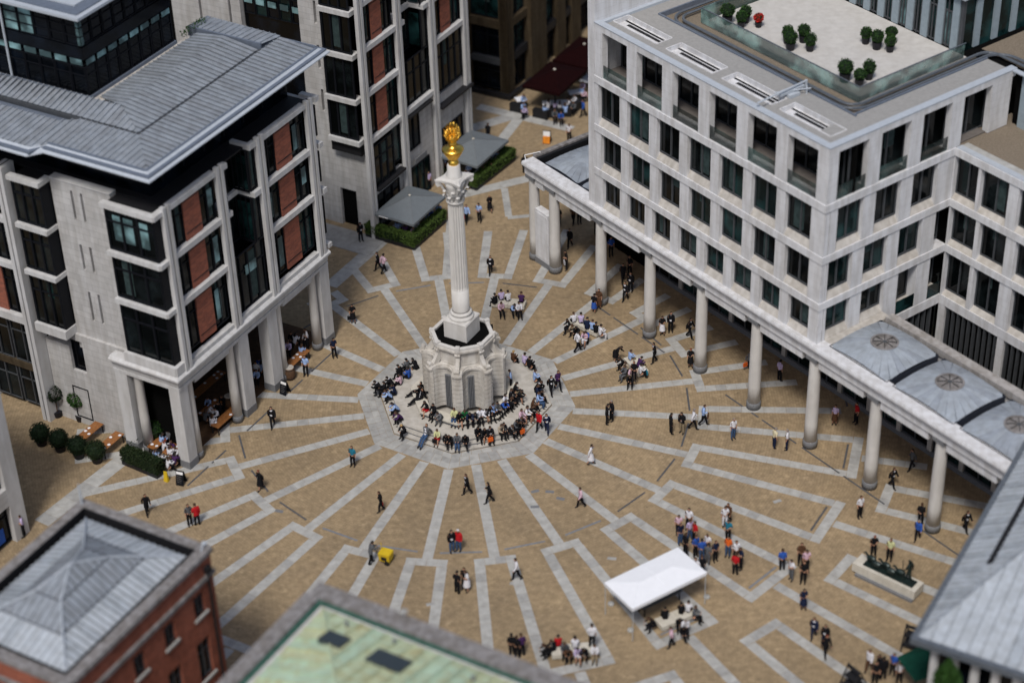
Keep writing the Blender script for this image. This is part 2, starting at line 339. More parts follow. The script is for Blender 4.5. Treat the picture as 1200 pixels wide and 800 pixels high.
# grey octagonal apron round the column, three courses of slabs
V8 = [351 + 45 * k for k in range(8)]
for r0, r1, cnt in ((6.5, 7.05, 7), (7.05, 7.6, 8), (7.6, 8.25, 8)):
    for k in range(8):
        a0, a1 = R(V8[k] + .3), R(V8[k] + 45.3)
        P = lambda r, t: Vector((r * math.cos(a0), r * math.sin(a0))) * (1 - t) + Vector((r * math.cos(a1), r * math.sin(a1))) * t
        for i in range(cnt):
            t0 = i / cnt + .002; t1 = (i + 1) / cnt - .002
            slabs.append(([P(r0 + .006, t0), P(r0 + .006, t1), P(r1 - .006, t1), P(r1 - .006, t0)], 'slab' if random.random() < .6 else 'slab2'))
# pale paths at the rim of the square
stripe((-29.5, -12.6), (-22.3, -2.0), 1.3, 1.0); stripe(DG0, DG1, 1.25, 1.0)
stripe((-1.5, 29.6), (8.5, 33.8), 1.1, 1.0); stripe((-.5, 41.5), (4.6, 44.2), 1.3, 1.0); stripe((1.9, 36.3), (5.2, 44.2), 1.0, .9); stripe((1.2, 46.2), (9.8, 41.2), 1.1, 1.0)
stripe((3.6, 26.0), (6.3, 26.3), .5); stripe((3.4, 31.0), (3.7, 26.2), .6); stripe((-1.6, 17.4), (-1.3, 26), .6)
kept = sorted(slabs, key=lambda s: (sum((q for q in s[0]), Vector((0, 0))) / 4 - Vector((2, -12))).length)
def slabmesh(mb, q, h):
    q = [(p.x, p.y) for p in q]
    n = 4; mb.add([(x, y, .0) for x, y in q] + [(x, y, h) for x, y in q], [(4, 5, 6, 7)] + [(i, (i + 1) % 4, 4 + (i + 1) % 4, 4 + i) for i in range(4)])
rest = {'slab': MB(), 'slab2': MB()}
for i, (q, key) in enumerate(kept):
    h = .006 + random.random() * .004
    if i < 300:
        mb = MB(); c = sum(q, Vector((0, 0))) / 4; slabmesh(mb, [p - c for p in q], h); part('paving_slab', mb, M[key], paving, (c.x, c.y, 0))
    else: slabmesh(rest[key], q, h)
mb = MB(); mb.v = rest['slab'].v[:]; mb.f = rest['slab'].f[:]; mb.mi = [0] * len(mb.f); mb.cur = 1; mb.add(rest['slab2'].v, rest['slab2'].f)
tag(part('paving_slabs', mb, [M['slab'], M['slab2']], paving), kind='stuff')
for x, y in ((4.86, -11.0), (5.89, -11.1), (6.61, -11.9), (4.8, -12.7), (21.6, -13.0), (3.2, -20.6), (-2.3, -22.3), (-13, -12.2), (9.8, -18.4)):
    mb = MB(); slabmesh(mb, [Vector((-.3, -.14)), Vector((.3, -.14)), Vector((.3, .14)), Vector((-.3, .14))], .008); part('patch_stone', mb, M['granite' if x < 7 and y > -13 else 'slab2'], paving, (x, y, 0), random.uniform(-.5, .5))
# slot drains: dashes on two circles and a line before the colonnade
def drain(p0, p1, key):
    p0 = Vector(p0); p1 = Vector(p1); d = (p1 - p0).normalized(); nn = Vector((-d.y, d.x)) * .07; mb = MB(); c = (p0 + p1) / 2
    slabmesh(mb, [p - c for p in (p0 - nn, p1 - nn, p1 + nn, p0 + nn)], .009); part('drain_cover', mb, M[key], paving, (c.x, c.y, 0))
for k in range(24):
    a = PH + 15 * k; m_ = (a + 7.5) % 360
    light = 235 < m_ < 305 or 75 < m_ < 115
    if m_ < 30 or m_ > 60: drain(polar(16.72, a + 2.6), polar(16.72, a + 12.4), 'drain2' if light else 'drain')
    if m_ > 285 or m_ < 3: drain(polar(28.3, a + 4.6), polar(28.3, a + 10.4), 'drain2' if m_ < 320 else 'drain')
for s0, s1 in ((-4.6, -2.0), (-1.6, 1.4), (1.9, 4.6), (11.6, 15.2), (15.6, 19.2), (19.8, 23.6), (24, 28), (31, 35), (35.5, 39.5)):
    b = DN * 15.5; drain(b + DD * s0, b + DD * s1, 'drain')
LU = Vector((.5104, .8599)); LW = Vector((-.8599, .5104)); LA = Vector((-19.71, -7.19))
for s0, s1 in ((-1.6, .9), (1.3, 3.0), (5.6, 8.7), (11.1, 12.8), (14, 17.0)): drain(LA - LW * .9 + LU * s0, LA - LW * .9 + LU * s1, 'drain')

# ================================================================ COLUMN MONUMENT
mon = thing('column_monument', 'tall fluted stone column topped by a gilded flame urn, in the middle of the square', 'monument')
def octo(r, rot=351): return [(r * math.cos(R(rot + 45 * k)), r * math.sin(R(rot + 45 * k))) for k in range(8)]
for r, z0, z1 in ((6.45, 0, .15), (6.05, .15, .30), (5.65, .30, .45)):
    for k in range(8):
        o, n_ = octo(r)[k], octo(r)[(k + 1) % 8]; i_, j_ = octo(r - .62)[k], octo(r - .62)[(k + 1) % 8]
        for t in range(3):
            f = lambda a, b, s: (a[0] + (b[0] - a[0]) * s, a[1] + (b[1] - a[1]) * s)
            mb = MB(); mb.prism([f(i_, j_, t / 3 + .001), f(o, n_, t / 3 + .001), f(o, n_, (t + 1) / 3 - .001), f(i_, j_, (t + 1) / 3 - .001)], z0, z1 - .004 * (t % 2)); part('step_stone', mb, M['plat'], mon)
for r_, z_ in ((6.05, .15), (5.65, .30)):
    for k in range(8): o, n_ = octo(r_ + .012)[k], octo(r_ + .012)[(k + 1) % 8]; i_, j_ = octo(r_ - .05)[k], octo(r_ - .05)[(k + 1) % 8]; part('riser_shade_strip', MB().prism([i_, o, n_, j_], z_ + .002, z_ + .085), M['granite'], mon)  # dark strips paint the shade line at the foot of each riser
part('platform', MB().prism(octo(5.05), 0, .444), M['plat'], mon)
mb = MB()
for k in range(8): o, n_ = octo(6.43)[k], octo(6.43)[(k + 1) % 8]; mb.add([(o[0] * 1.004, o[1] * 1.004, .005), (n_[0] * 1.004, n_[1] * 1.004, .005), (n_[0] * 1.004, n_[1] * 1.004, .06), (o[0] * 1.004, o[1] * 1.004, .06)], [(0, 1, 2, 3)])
part('foot_shade_band', mb, M['granite'], mon)  # flat dark band paints the shade at the foot of the lowest step
# bench ring
for k in range(8):
    o, n_ = octo(4.15)[k], octo(4.15)[(k + 1) % 8]; i_, j_ = octo(3.2)[k], octo(3.2)[(k + 1) % 8]; o2, n2 = octo(3.95)[k], octo(3.95)[(k + 1) % 8]
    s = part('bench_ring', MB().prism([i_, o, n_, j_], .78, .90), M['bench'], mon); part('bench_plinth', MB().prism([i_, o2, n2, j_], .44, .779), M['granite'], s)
# drum: stacked courses with concave bays between the corner piers
def drumplan(R0, depth, pw=.42, seg=9):
    pts = []
    vs = [Vector(p) for p in octo(R0)]
    for k in range(8):
        a = vs[k]; b = vs[(k + 1) % 8]; d = (b - a).normalized(); L = (b - a).length; inn = -(a + b).normalized()
        pts.append(a + d * pw); 
        for i in range(seg + 1):
            t = i / seg; x = pw + (L - 2 * pw) * t; dep = depth * (math.sin(math.pi * t) ** .7 if 0 < t < 1 else 0)
            pts.append(a + d * x + inn * (dep + .10))
        pts.append(a + d * (L - pw))
        pts.append(b - d * .16 + (-(b).normalized()) * .0)
        pts.append(b + (Vector(vs[(k + 2) % 8]) - b).normalized() * .16)
    return [(p.x, p.y) for p in pts]
z = .9
for c in range(9):
    h = .38; part('stone_course', MB().prism(drumplan(3.16, .74), z + .024, z + h - .024), M['pod'], mon); z += h
z = .9 + 9 * .38
mb = MB().prism(drumplan(3.04, .86, .36), .9, z); part('drum_core', mb, M['granite'], mon)
part('drum_cornice', MB().prism(drumplan(3.30, .70), z, z + .16), M['pod'], mon); z += .16
part('drum_cornice', MB().prism(drumplan(3.18, .72), z, z + .10), M['pod'], mon)
zc = z + .10
for k in range(8):
    am = R(351 + 22.5 + 45 * k); u = Vector((math.cos(am), math.sin(am))); t = Vector((-u.y, u.x)); rr = 3.16 * math.cos(R(22.5)) - .74 - .02
    mb = MB(); c = u * rr
    mb.prism([(c + t * -.24 - u * .2)[:], (c + t * -.24 + u * .07)[:], (c + t * .24 + u * .07)[:], (c + t * .24 - u * .2)[:]], .92, 3.75)
    part('bronze_grille', mb, M['granite'], mon)
    for q in (-.12, 0, .12):
        b_ = MB(); e = c + t * q + u * .09; b_.tube((e.x, e.y, .95), (e.x, e.y, 3.7), .018, 5); part('grille_bar', b_, M['black'], mon)
    # corner blocks and scroll consoles
    av = R(351 + 45 * k); uv = Vector((math.cos(av), math.sin(av))); tv = Vector((-uv.y, uv.x)); mb = MB(); prof = []
    for i in range(9):
        s = i / 8; r_ = 3.06 - .95 * (s ** .7); zz = zc + 1.35 * s ** 1.5; prof.append((r_, zz))
    vs = []; fs = []
    for r_, zz in prof:
        for q in (-.15, .15):
            vs.append((*(uv * r_ + tv * q), zz)); vs.append((*(uv * (r_ - .42) + tv * q), zz - .12))
    for i in range(8):
        b0 = i * 4; fs += [(b0, b0 + 2, b0 + 6, b0 + 4), (b0, b0 + 4, b0 + 5, b0 + 1), (b0 + 2, b0 + 3, b0 + 7, b0 + 6)]
    mb.add(vs, fs)
    for r_, zz, rad in ((2.98, zc + .14, .16), (2.30, zc + 1.12, .13)):
        c = uv * r_; mb.tube((*(c - tv * .2), zz), (*(c + tv * .2), zz), rad, 10)
    part('scroll_console', mb, M['pod'], mon)
    p0, p1 = octo(2.10)[k], octo(2.10)[(k + 1) % 8]; pm = (Vector(p0) + Vector(p1)) / 2; un = pm.normalized(); dt = (Vector(p1) - Vector(p0)).normalized(); mb = MB()
    for x0, x1, za, zb in ((-.55, .55, zc + .08, zc + .14), (-.55, .55, zc + .98, zc + 1.04), (-.55, -.49, zc + .14, zc + .98), (.49, .55, zc + .14, zc + .98)):
        a_, b_ = pm + dt * x0, pm + dt * x1; mb.prism([(a_ - un * .02)[:], (a_ + un * .04)[:], (b_ + un * .04)[:], (b_ - un * .02)[:]][::-1], za, zb)
    part('wall_panel_moulding', mb, M['pod'], mon)
part('upper_drum', MB().prism(octo(2.10), zc - .3, 5.95), M['pod'], mon)
for r, r_in, z0, z1 in ((2.30, 1.9, 5.72, 5.86), (2.42, 1.9, 5.86, 6.02)):
    part('parapet_moulding', MB().prism(octo(r), z0, z1), M['pod'], mon)
for k in range(8):
    o, n_ = octo(2.36)[k], octo(2.36)[(k + 1) % 8]; i_, j_ = octo(2.06)[k], octo(2.06)[(k + 1) % 8]
    part('parapet_block', MB().prism([i_, o, n_, j_], 6.02, 6.24), M['shaft'], mon)
    av = R(351 + 45 * k); c = Vector((math.cos(av), math.sin(av))) * 2.22; u = c.normalized(); t = Vector((-u.y, u.x)); part('parapet_post', MB().prism([(c - u * .2 - t * .15)[:], (c + u * .2 - t * .15)[:], (c + u * .2 + t * .15)[:], (c - u * .2 + t * .15)[:]], 6.02, 6.36), M['shaft'], mon)
part('black_gravel_bed', MB().prism(octo(2.05), 6.0, 6.10), M['dark'], mon)
def sq(r, rot=59.5): return [(r * math.cos(R(rot + 45 + 90 * k)), r * math.sin(R(rot + 45 + 90 * k))) for k in range(4)]
q2 = math.sqrt(2)
part('pedestal', MB().prism(sq(.95 * q2), 6.1, 7.5), M['shaft'], mon)
part('pedestal_cap', MB().prism(sq(.99 * q2), 7.5, 7.62, sq(.93 * q2)), M['shaft'], mon)
part('column_base', MB().lathe([(.90, 7.62), (.93, 7.68), (.93, 7.76), (.86, 7.84), (.74, 7.88), (.72, 7.95), (.80, 8.0), (.82, 8.07), (.76, 8.14), (.68, 8.2)], 32), M['shaft'], mon, smooth=True)
part('plain_shaft_drum', MB().lathe([(.66, 8.2), (.635, 8.35), (.63, 10.1)], 40), M['shaft'], mon, smooth=True)
mb = MB(); nf = 20; prof = [(10.1, .63), (10.25, .63), (17.15, .545), (17.3, .545)]; vs = []; fs = []; N_ = nf * 6
for zz, r in prof:
    for i in range(N_):
        a = 2 * math.pi * i / N_; ph = (i % 6) / 6; dpt = 0 if i % 6 in (0,) else .075 * math.sin(math.pi * ph)
        if zz in (10.1, 17.3): dpt = 0
        vs.append(((r - dpt) * math.cos(a), (r - dpt) * math.sin(a), zz))
for j in range(3):
    for i in range(N_): fs.append((j * N_ + i, j * N_ + (i + 1) % N_, (j + 1) * N_ + (i + 1) % N_, (j + 1) * N_ + i))
mb.add(vs, fs); part('fluted_shaft', mb, M['shaft'], mon)
part('astragal', MB().lathe([(.56, 17.25), (.64, 17.3), (.66, 17.36), (.64, 17.42), (.55, 17.46)], 32), M['shaft'], mon, smooth=True)
cap = part('capital', MB().lathe([(.52, 17.4), (.55, 17.9), (.62, 18.5), (.80, 18.95)], 24), M['shaft'], mon, smooth=True)
for tier, (n_, z0, h, r0, r1) in enumerate(((8, 17.46, .62, .56, .82), (8, 17.95, .62, .60, .92))):
    for k in range(n_):
        a = R(59.5 + 360 / n_ * k + (22.5 if tier else 0)); u = Vector((math.cos(a), math.sin(a))); t = Vector((-u.y, u.x)); mb = MB(); vs = []; ns = 6
        for i in range(ns + 1):
            s = i / ns; r = r0 + .05 + (r1 - r0) * (s ** 2.2); zz = z0 + h * (s if s < .85 else .85 - (s - .85) * .9); wd = .19 * (1 - .35 * s) * (1.15 if i % 2 else .85)
            vs += [(*(u * r - t * wd), zz), (*(u * (r + .05)), zz + .02), (*(u * r + t * wd), zz), (*(u * (r - .08)), zz)]
        fs = []
        for i in range(ns):
            b0 = i * 4
            for q in range(4): fs.append((b0 + q, b0 + (q + 1) % 4, b0 + 4 + (q + 1) % 4, b0 + 4 + q))
        fs.append((ns * 4, ns * 4 + 1, ns * 4 + 2, ns * 4 + 3)); mb.add(vs, fs); part('acanthus_leaf', mb, M['shaft'], cap)
for k in range(4):
    a = R(59.5 + 45 + 90 * k); u = Vector((math.cos(a), math.sin(a))); t = Vector((-u.y, u.x)); mb = MB()
    c = u * 1.16; mb.tube((*(c - t * .09), 18.86), (*(c + t * .09), 18.86), .19, 12); c = u * .98; mb.tube((*(c * .8), 18.3), (*c, 18.8), .07, 6, .10); part('volute', mb, M['shaft'], cap)
ab = []
for k in range(4):
    a0 = R(59.5 + 45 + 90 * k); c0 = Vector((math.cos(a0), math.sin(a0))) * 1.42; a1 = a0 + math.pi / 2; c1 = Vector((math.cos(a1), math.sin(a1))) * 1.42
    tt = (c1 - c0).normalized(); mid = (c0 + c1) / 2; ab.append((c0 + tt * .08)[:])
    for s in (.2, .35, .5, .65, .8): p_ = c0.lerp(c1, s) - mid.normalized() * (.22 * math.sin(math.pi * s)); ab.append(p_[:])
    ab.append((c1 - tt * .08)[:])
part('abacus', MB().prism(ab, 19.02, 19.2, [(x * 1.03, y * 1.03) for x, y in ab]), M['shaft'], cap)
part('abacus_top', MB().prism(ab, 19.2, 19.34, [(x * .8, y * .8) for x, y in ab]), M['shaft'], cap)
part('urn_plinth', MB().lathe([(.58, 19.3), (.58, 19.4), (.47, 19.55), (.45, 20.2), (.40, 20.24)], 24), M['shaft'], mon, smooth=True)
urn = part('gilded_urn', MB().lathe([(.30, 20.2), (.36, 20.26), (.37, 20.42), (.30, 20.52), (.24, 20.6), (.30, 20.72), (.42, 20.9), (.55, 21.15), (.64, 21.28), (.76, 21.36), (.76, 21.43), (.60, 21.5), (.44, 21.56), (.24, 21.66), (.22, 21.76), (.30, 21.82), (.31, 21.9), (.24, 21.96), (.30, 22.06), (.40, 22.22), (.42, 22.34), (.36, 22.46), (.2, 22.6)], 28), M['gold'], mon, smooth=True)
for k in range(22):
    a = 2 * math.pi * k / 22; u = Vector((math.cos(a), math.sin(a)))
    for r0, z0, r1, z1 in ((.34, 20.72, .62, 21.24),): part('gadroon', MB().tube((*(u * r0), z0), (*(u * r1), z1), .045, 6, .06), M['gold'], urn)
rnd = random.Random(5)
for ringn, (n_, r0, z0, r1, z1) in enumerate(((10, .30, 22.30, .60, 22.66), (10, .26, 22.45, .56, 23.02), (8, .18, 22.55, .36, 23.30), (5, .08, 22.6, .14, 23.48))):
    for k in range(n_):
        a = 2 * math.pi * (k + .5 * ringn) / n_; u = Vector((math.cos(a), math.sin(a))); b = Vector((math.cos(a + .35), math.sin(a + .35))); m_ = (r0 + r1) / 2 * 1.25; mb = MB()
        mb.tube((*(u * r0), z0), (*(u * m_), (z0 + z1) / 2), .09, 6, .075); mb.tube((*(u * m_), (z0 + z1) / 2), (*(b * r1), z1 + rnd.uniform(-.06, .06)), .065, 6, .005); part('flame', mb, M['gold'], urn, smooth=True)
for k in range(14):
    a = 2 * math.pi * k / 14; u = Vector((math.cos(a), math.sin(a))); part('flame', MB().tube((*(u * .40), 22.16), (*(u * .47), 22.34), .05, 6, .02), M['gold'], urn)
M['coping2'] = mat('weathered stone coping', (.36, .345, .335), .9, .15, var=.15, scale=3, grime=.25)
# ================================================================ WHITE OFFICE BUILDING (right)
RBQ = (24.61, -7.30); RBA = R(-54.37)
rb = thing('office_building', 'white stone office block with grid of deep windows and roof terrace, at right', 'building', (*RBQ, 0), RBA)
def FR(parent, rot, ox, oy):
    "a facade frame: a along the wall, b into the building"
    cs, sn = math.cos(rot), math.sin(rot)
    def put(name, me, a, b, z=0): return link(name, me, parent, (ox + a * cs - b * sn, oy + a * sn + b * cs, z), rot)
    def bx(name, m, a0, a1, b0, b1, z0, z1):
        if isinstance(m, str): m = M[m]
        d = (round(abs(a1 - a0), 3), round(abs(b1 - b0), 3), round(abs(z1 - z0), 3), m.name, name)
        if d not in BX: BX[d] = MB().box(-d[0] / 2, d[0] / 2, -d[1] / 2, d[1] / 2, -d[2] / 2, d[2] / 2).mesh(name, m)
        return put(name, BX[d], (a0 + a1) / 2, (b0 + b1) / 2, (z0 + z1) / 2)
    return put, bx
WM = {}
wr = random.Random(21)
def window(put, a0, a1, b, z0, z1, gl='glass', fm='frame', mull=1, trans=0, fw=.09):
    "window part with its pane as sub-part; meshes shared by size"
    w, h = round(a1 - a0, 2), round(z1 - z0, 2); key = (w, h, gl, fm, mull, trans, fw)
    if key not in WM:
        mb = MB(); mb.box(0, w, 0, .14, 0, fw).box(0, w, 0, .14, h - fw, h).box(0, fw, 0, .14, fw, h - fw).box(w - fw, w, 0, .14, fw, h - fw)
        for i in range(mull): x = w * (i + 1) / (mull + 1); mb.box(x - fw / 2, x + fw / 2, -.03, .13, fw, h - fw)
        for i in range(trans): zz = h * (.68 if trans == 1 else (i + 1) / (trans + 1)); mb.box(fw, w - fw, .02, .12, zz - fw / 2, zz + fw / 2)
        pm = MB().box(fw * .5, w - fw * .5, .09, .11, fw * .5, h - fw * .5)
        WM[key] = (mb.mesh('window', M[fm]), pm.mesh('pane', M[gl]))
    o = put('window', WM[key][0], a0, b, z0); p = link('pane', WM[key][1], o)
    if gl in ('glass', 'glasst') and wr.random() < .55:
        k2 = ('blind', w, h, wr.randrange(4))
        if k2 not in WM:
            x0 = w * wr.uniform(.1, .55); x1 = min(w * .92, x0 + w * wr.uniform(.12, .4)); za = h * wr.choice([.1, .12, .45, .6]); WM[k2] = MB().box(x0, x1, .075, .088, za, h * .93).mesh('blind', M[wr.choice(['blindd', 'blindd', 'glasst'])])
        link('blind', WM[k2], o)
    return o
put1, bx1 = FR(rb, 0, 0, 0); put2, bx2 = FR(rb, math.pi / 2, 0, 0); put3, bx3 = FR(rb, 0, 0, 12.29)
rows1 = {'A': (20.25, 23.98, -23.32, 3.93, 2.64, 6, .55), 'B': (16.2, 19.67, -23.6, 3.36, 2.12, 7, .95), 'C': (12.45, 15.62, -23.30, 3.345, 2.0, 7, .95), 'D': (9.15, 11.88, -23.10, 2.925, 1.68, 8, .85)}
rnd = random.Random(11)
def wedge(bx_put, a0, a1, d_, z0, h):
    key = ('wedge', round(a1 - a0, 2), d_, h)
    if key not in BX: w = a1 - a0; BX[key] = MB().add([(0, .04, 0), (w, .04, 0), (w, d_, h), (0, d_, h), (w, d_, 0), (0, d_, 0)], [(0, 1, 2, 3), (1, 4, 2), (5, 0, 3), (5, 4, 1, 0), (4, 5, 3, 2)]).mesh('window_sill', M['sill'])
    bx_put('window_sill', BX[key], a0, 0, z0)
DEP = .42
for key, (z0, z1, a0, pitch, ow, n, dep) in rows1.items():
    edge = -24.4
    for i in range(n + 1):
        o0 = (a0 - (.2 if key == 'A' else .38) + pitch * i) if i < n else 0.0
        if key != 'A': dep = DEP
        bx1('pier', 'tower', edge, o0 - (0 if i < n else .0), 0, dep, z0, z1)
        if i < n:
            o1 = min(o0 + ow + (.2 if key == 'A' else .38), -.7)
            if key == 'A':
                window(put1, o0 - .6, o1 + .6, 2.3, z0 + .0, z1, 'glass', 'frame', 2)
                r_ = bx1('balustrade', 'bald', o0, o1, .12, .15, z0, z0 + 1.05); 
            else:
                window(put1, o0, o1, dep - .1, z0 + .56, z1, rnd.choice(['glass', 'glass', 'glasst']), 'frame', 1, 0, .10)
                wedge(put1, o0, o1, dep, z0, .58)
            edge = o1
    for zb, zt in (): pass
# reduce last pier width: corner pier closes the run
for nm, z0 in (('floor_band', 19.67), ('floor_band', 15.62), ('floor_band', 11.88)):
    bx1(nm, 'tower', -24.42, .06, -.07, 1.0, z0, z0 + (.58 if z0 > 18 else .57)); bx2(nm, 'tower', 1.0, 12.3, -.07, 1.0, z0, z0 + .575); bx3(nm, 'tower', .08, 16, -.07, .9, z0, z0 + .57)
bx3('floor_band', 'tower', .03, 16, -.03, .9, 7.44, 8.2); bx2('floor_band', 'tower', 6.6, 12.3, -.03, .9, 7.44, 8.2)
bx1('balcony_floor', 'deckd', -24.3, -.1, .95, 5, 20.0, 20.24); bx1('balcony_wall', 'dark', -24.3, -.1, 2.5, 2.7, 20.2, 24)
rows2 = {'A': (20.25, 23.98, .9, 3.93, 2.75, 4, .5), 'B': (16.2, 19.67, 1.15, 3.56, 2.13, 3, .95), 'C': (12.45, 15.62, .62, 3.38, 1.98, 3, .95), 'D': (9.15, 11.88, .72, 3.35, 1.98, 2, .85)}
for key, (z0, z1, a0, pitch, ow, n, dep) in rows2.items():
    dep = dep if key == 'A' else DEP
    end = {'A': 17.4, 'B': 12.3, 'C': 12.3, 'D': 12.3}[key]; edge = .5
    for i in range(n + 1):
        o0 = a0 + pitch * i if i < n else (end if key != 'D' else edge + 1.35)
        if key == 'C' and i == n: o0 = edge + 1.35
        bx2('pier', 'tower', max(edge, dep) if i == 0 and o0 > dep + .1 else edge, o0, .002, dep, z0, z1) if (i or o0 > dep + .1) else None
        if i < n:
            o1 = o0 + ow + (0 if key == 'A' else .28)
            if key == 'A':
                window(put2, o0 - .3, o1 + .5, .9, z0, z1, 'glass', 'frame', 1)
                if i < 3: bx2('balustrade', 'bald', o0, o1, .12, .15, z0, z0 + 1.05)
                bx2('balcony_floor', 'deckd', o0, o1, .2, 1.6, z0 - .02, z0 + .06)
            else:
                window(put2, o0, o1, dep - .1, z0 + .56, z1, rnd.choice(['glass', 'glass', 'glasst']), 'frame', 1, 0, .10); wedge(put2, o0, o1, dep, z0, .58)
            edge = o1
bx2('roof_ledge', 'sill', .75, 6.4, -.72, .04, 8.7, 9.14)
# half windows at the inner corner, with green glass screens on the lowest
window(put2, 11.2, 12.25, .8, 12.6, 15.62, 'glass', 'frame', 0)
for a0, a1 in ((7.7, 9.6), (10.9, 12.2)):
    window(put2, a0, a1, .8, 8.9, 11.88, 'glass', 'frame', 1); bx2('balustrade', 'glasst', a0, a1, .05, .1, 8.25, 9.3); bx2('window_sill', 'sill', a0, a1, .2, .9, 8.2, 8.8)
bx2('pier', 'tower', 9.6, 10.9, .002, .9, 8.2, 11.88); bx2('pier', 'tower', 6.4, 7.7, .003, .9, 8.2, 9.14)
rows3 = ((16.2, 19.67, (.15, 2.2, 2.75, 4.95, 6.1, 8.2)), (12.45, 15.62, (.45, 2.5, 3.15, 5.25, 6.4, 8.5)), (8.2, 11.88, (.45, 2.45, 3.15, 5.2, 6.6, 8.7)))
for z0, z1, xs in rows3:
    edge = 0
    for i in range(0, 6, 2):
        bx3('pier', 'tower', edge + .001, max(edge + .05, xs[i] - .3), 0, .5, z0, z1); window(put3, max(edge + .05, xs[i] - .3), xs[i + 1], .38, z0 + .36, z1, 'glass', 'frame', 1); wedge(put3, max(edge + .05, xs[i] - .3), xs[i + 1], .45, z0, .4); edge = xs[i + 1]
    bx3('pier', 'tower', edge, 16, 0, .8, z0, z1)
# louvred storey behind the domes
for k in range(3):
    x0 = .6 + 5.6 * k
    bx3('pier', 'tower', x0 - .6, x0, 0, .8, 0, 7.44)
    bx3('louvre_back', 'dark', x0, x0 + 5, .5, .6, 2.5, 7.44)
    for j in range(10): bx3('louvre_fin', 'frame', x0 + .2 + j * .5, x0 + .3 + j * .5, .0, .3, 2.5, 7.44)
for j in range(8): bx2('louvre_fin', 'frame', 7.4 + j * .6, 7.5 + j * .6, .1, .4, 2.5, 7.44)
bx2('louvre_back', 'dark', 6.9, 12.25, .5, .6, 2.5, 7.44); bx3('wall', 'tower', 0, 17, 0, .8, 0, 2.5)
# core behind the windows
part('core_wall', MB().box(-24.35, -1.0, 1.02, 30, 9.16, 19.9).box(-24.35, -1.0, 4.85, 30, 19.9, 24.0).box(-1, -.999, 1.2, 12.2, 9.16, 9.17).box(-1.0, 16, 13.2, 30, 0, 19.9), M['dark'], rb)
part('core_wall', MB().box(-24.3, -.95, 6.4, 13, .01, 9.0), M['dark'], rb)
# roof: parapet, deck with five light slots, track, terrace
bx1('parapet', 'tower', -24.4, .0, .001, .6, 23.98, 24.5); bx1('parapet_coping', 'zinc', -24.42, .03, -.04, .52, 24.5, 24.56)
bx2('parapet', 'tower', .6, 17.7, .001, .6, 23.98, 24.5); bx2('parapet_coping', 'zinc', .52, 17.75, -.04, .52, 24.5, 24.565)
slots = [(-23.95, -19.05), (-18.05, -13.1), (-12.1, -7.1), (-6.3, -1.4)]
mb = MB(); mb.box(-24.4, -.6, .6, 1.42, 24.0, 24.3).box(-24.4, -2.5, 2.88, 4.62, 24.0, 24.3).box(-24.4, -22.7, 4.62, 30, 24.0, 24.301).box(-2.5, -.6, 1.42, 17.6, 24.0, 24.302)
e = -24.4
for a, b in slots: mb.box(e, a, 1.42, 2.88, 24.0, 24.3); e = b
mb.box(e, -2.5, 1.42, 2.88, 24.0, 24.3); part('roof_deck', mb, M['deck'], rb)
for a, b in slots:
    bx1('light_slot', 'tower', a - .04, a + .04, 1.42, 2.88, 23.2, 24.36); bx1('light_slot', 'tower', b - .04, b + .04, 1.42, 2.88, 23.2, 24.36); bx1('light_slot', 'tower', a + .04, b - .04, 1.38, 1.46, 23.2, 24.36); bx1('light_slot', 'tower', a + .04, b - .04, 2.84, 2.92, 23.2, 24.36)
    bx1('slot_floor', 'tower', a, b, 1.4, 2.9, 23.8, 24.0); bx1('slot_glass', 'black', a + .7, b - .6, 2.1, 2.36, 24.0, 24.03)
bx1('kerb', 'zincd', -22.7, -2.35, 4.62, 4.74, 24.0, 24.42); bx1('kerb', 'zincd', -22.7, -22.58, 4.74, 30, 24.0, 24.42); bx1('parapet_coping', 'zinc', -24.36, -24.0, .6, 30, 24.3, 24.5); bx1('kerb', 'zincd', -2.62, -2.5, 4.74, 17.6, 24.0, 24.42)
bx1('gutter_floor', 'gravel', -22.58, -20.0, 6.5, 30, 23.7, 24.019); bx1('gutter_floor', 'gravel', -22.58, -2.6, 4.74, 6.5, 23.7, 24.02); bx1('gutter_floor', 'gravel', -3.9, -2.6, 6.5, 17.6, 23.7, 24.021)
def track(off, z):
    mb = MB(); pts = []; x1 = -3.35 + off; y1 = 5.35 - off; rc = 1.0 + off
    pts.append((-21.35 - off, 30)); pts.append((-21.35 - off, y1 + rc))
    for i in range(9): t = math.pi + i * math.pi / 16; pts.append((-21.35 - off + rc + rc * math.cos(t), y1 + rc + rc * math.sin(t)))
    for i in range(9): t = -math.pi / 2 + i * math.pi / 16; pts.append((x1 - rc + rc * math.cos(t), y1 + rc + rc * math.sin(t)))
    pts.append((x1, 17.6))
    for i in range(9): t = math.pi - i * math.pi / 16; pts.append((x1 + rc + rc * math.cos(t), 17.6 + rc * math.sin(t)))
    pts.append((12, 17.6 + rc))
    for a, b in zip(pts, pts[1:]): mb.tube((*a, z), (*b, z), .11, 5)
    part('track_rail', mb, M['rail'], rb)
track(0, 24.35); track(.55, 24.35)
tp = [(-20.0, 6.55), (-3.9, 6.55), (-3.9, 17.0), (-20.0, 17.0)]
part('terrace', MB().prism(tp, 23.9, 24.12), M['terrace'], rb)
for i in range(8): bx1('glass_balustrade', 'bal', -20.05 + i * 2.02, -20.05 + i * 2.02 + 1.98, 6.46, 6.50, 24.1, 25.25)
for i in range(5): bx2('glass_balustrade', 'bal', 6.5 + i * 2.05, 6.5 + i * 2.05 + 2.0, 20.03, 20.07, 24.1, 25.25)
for i in range(5): bx2('glass_balustrade', 'bal', 6.5 + i * 2.05, 6.5 + i * 2.05 + 2.0, 3.9, 3.94, 24.1, 25.25)
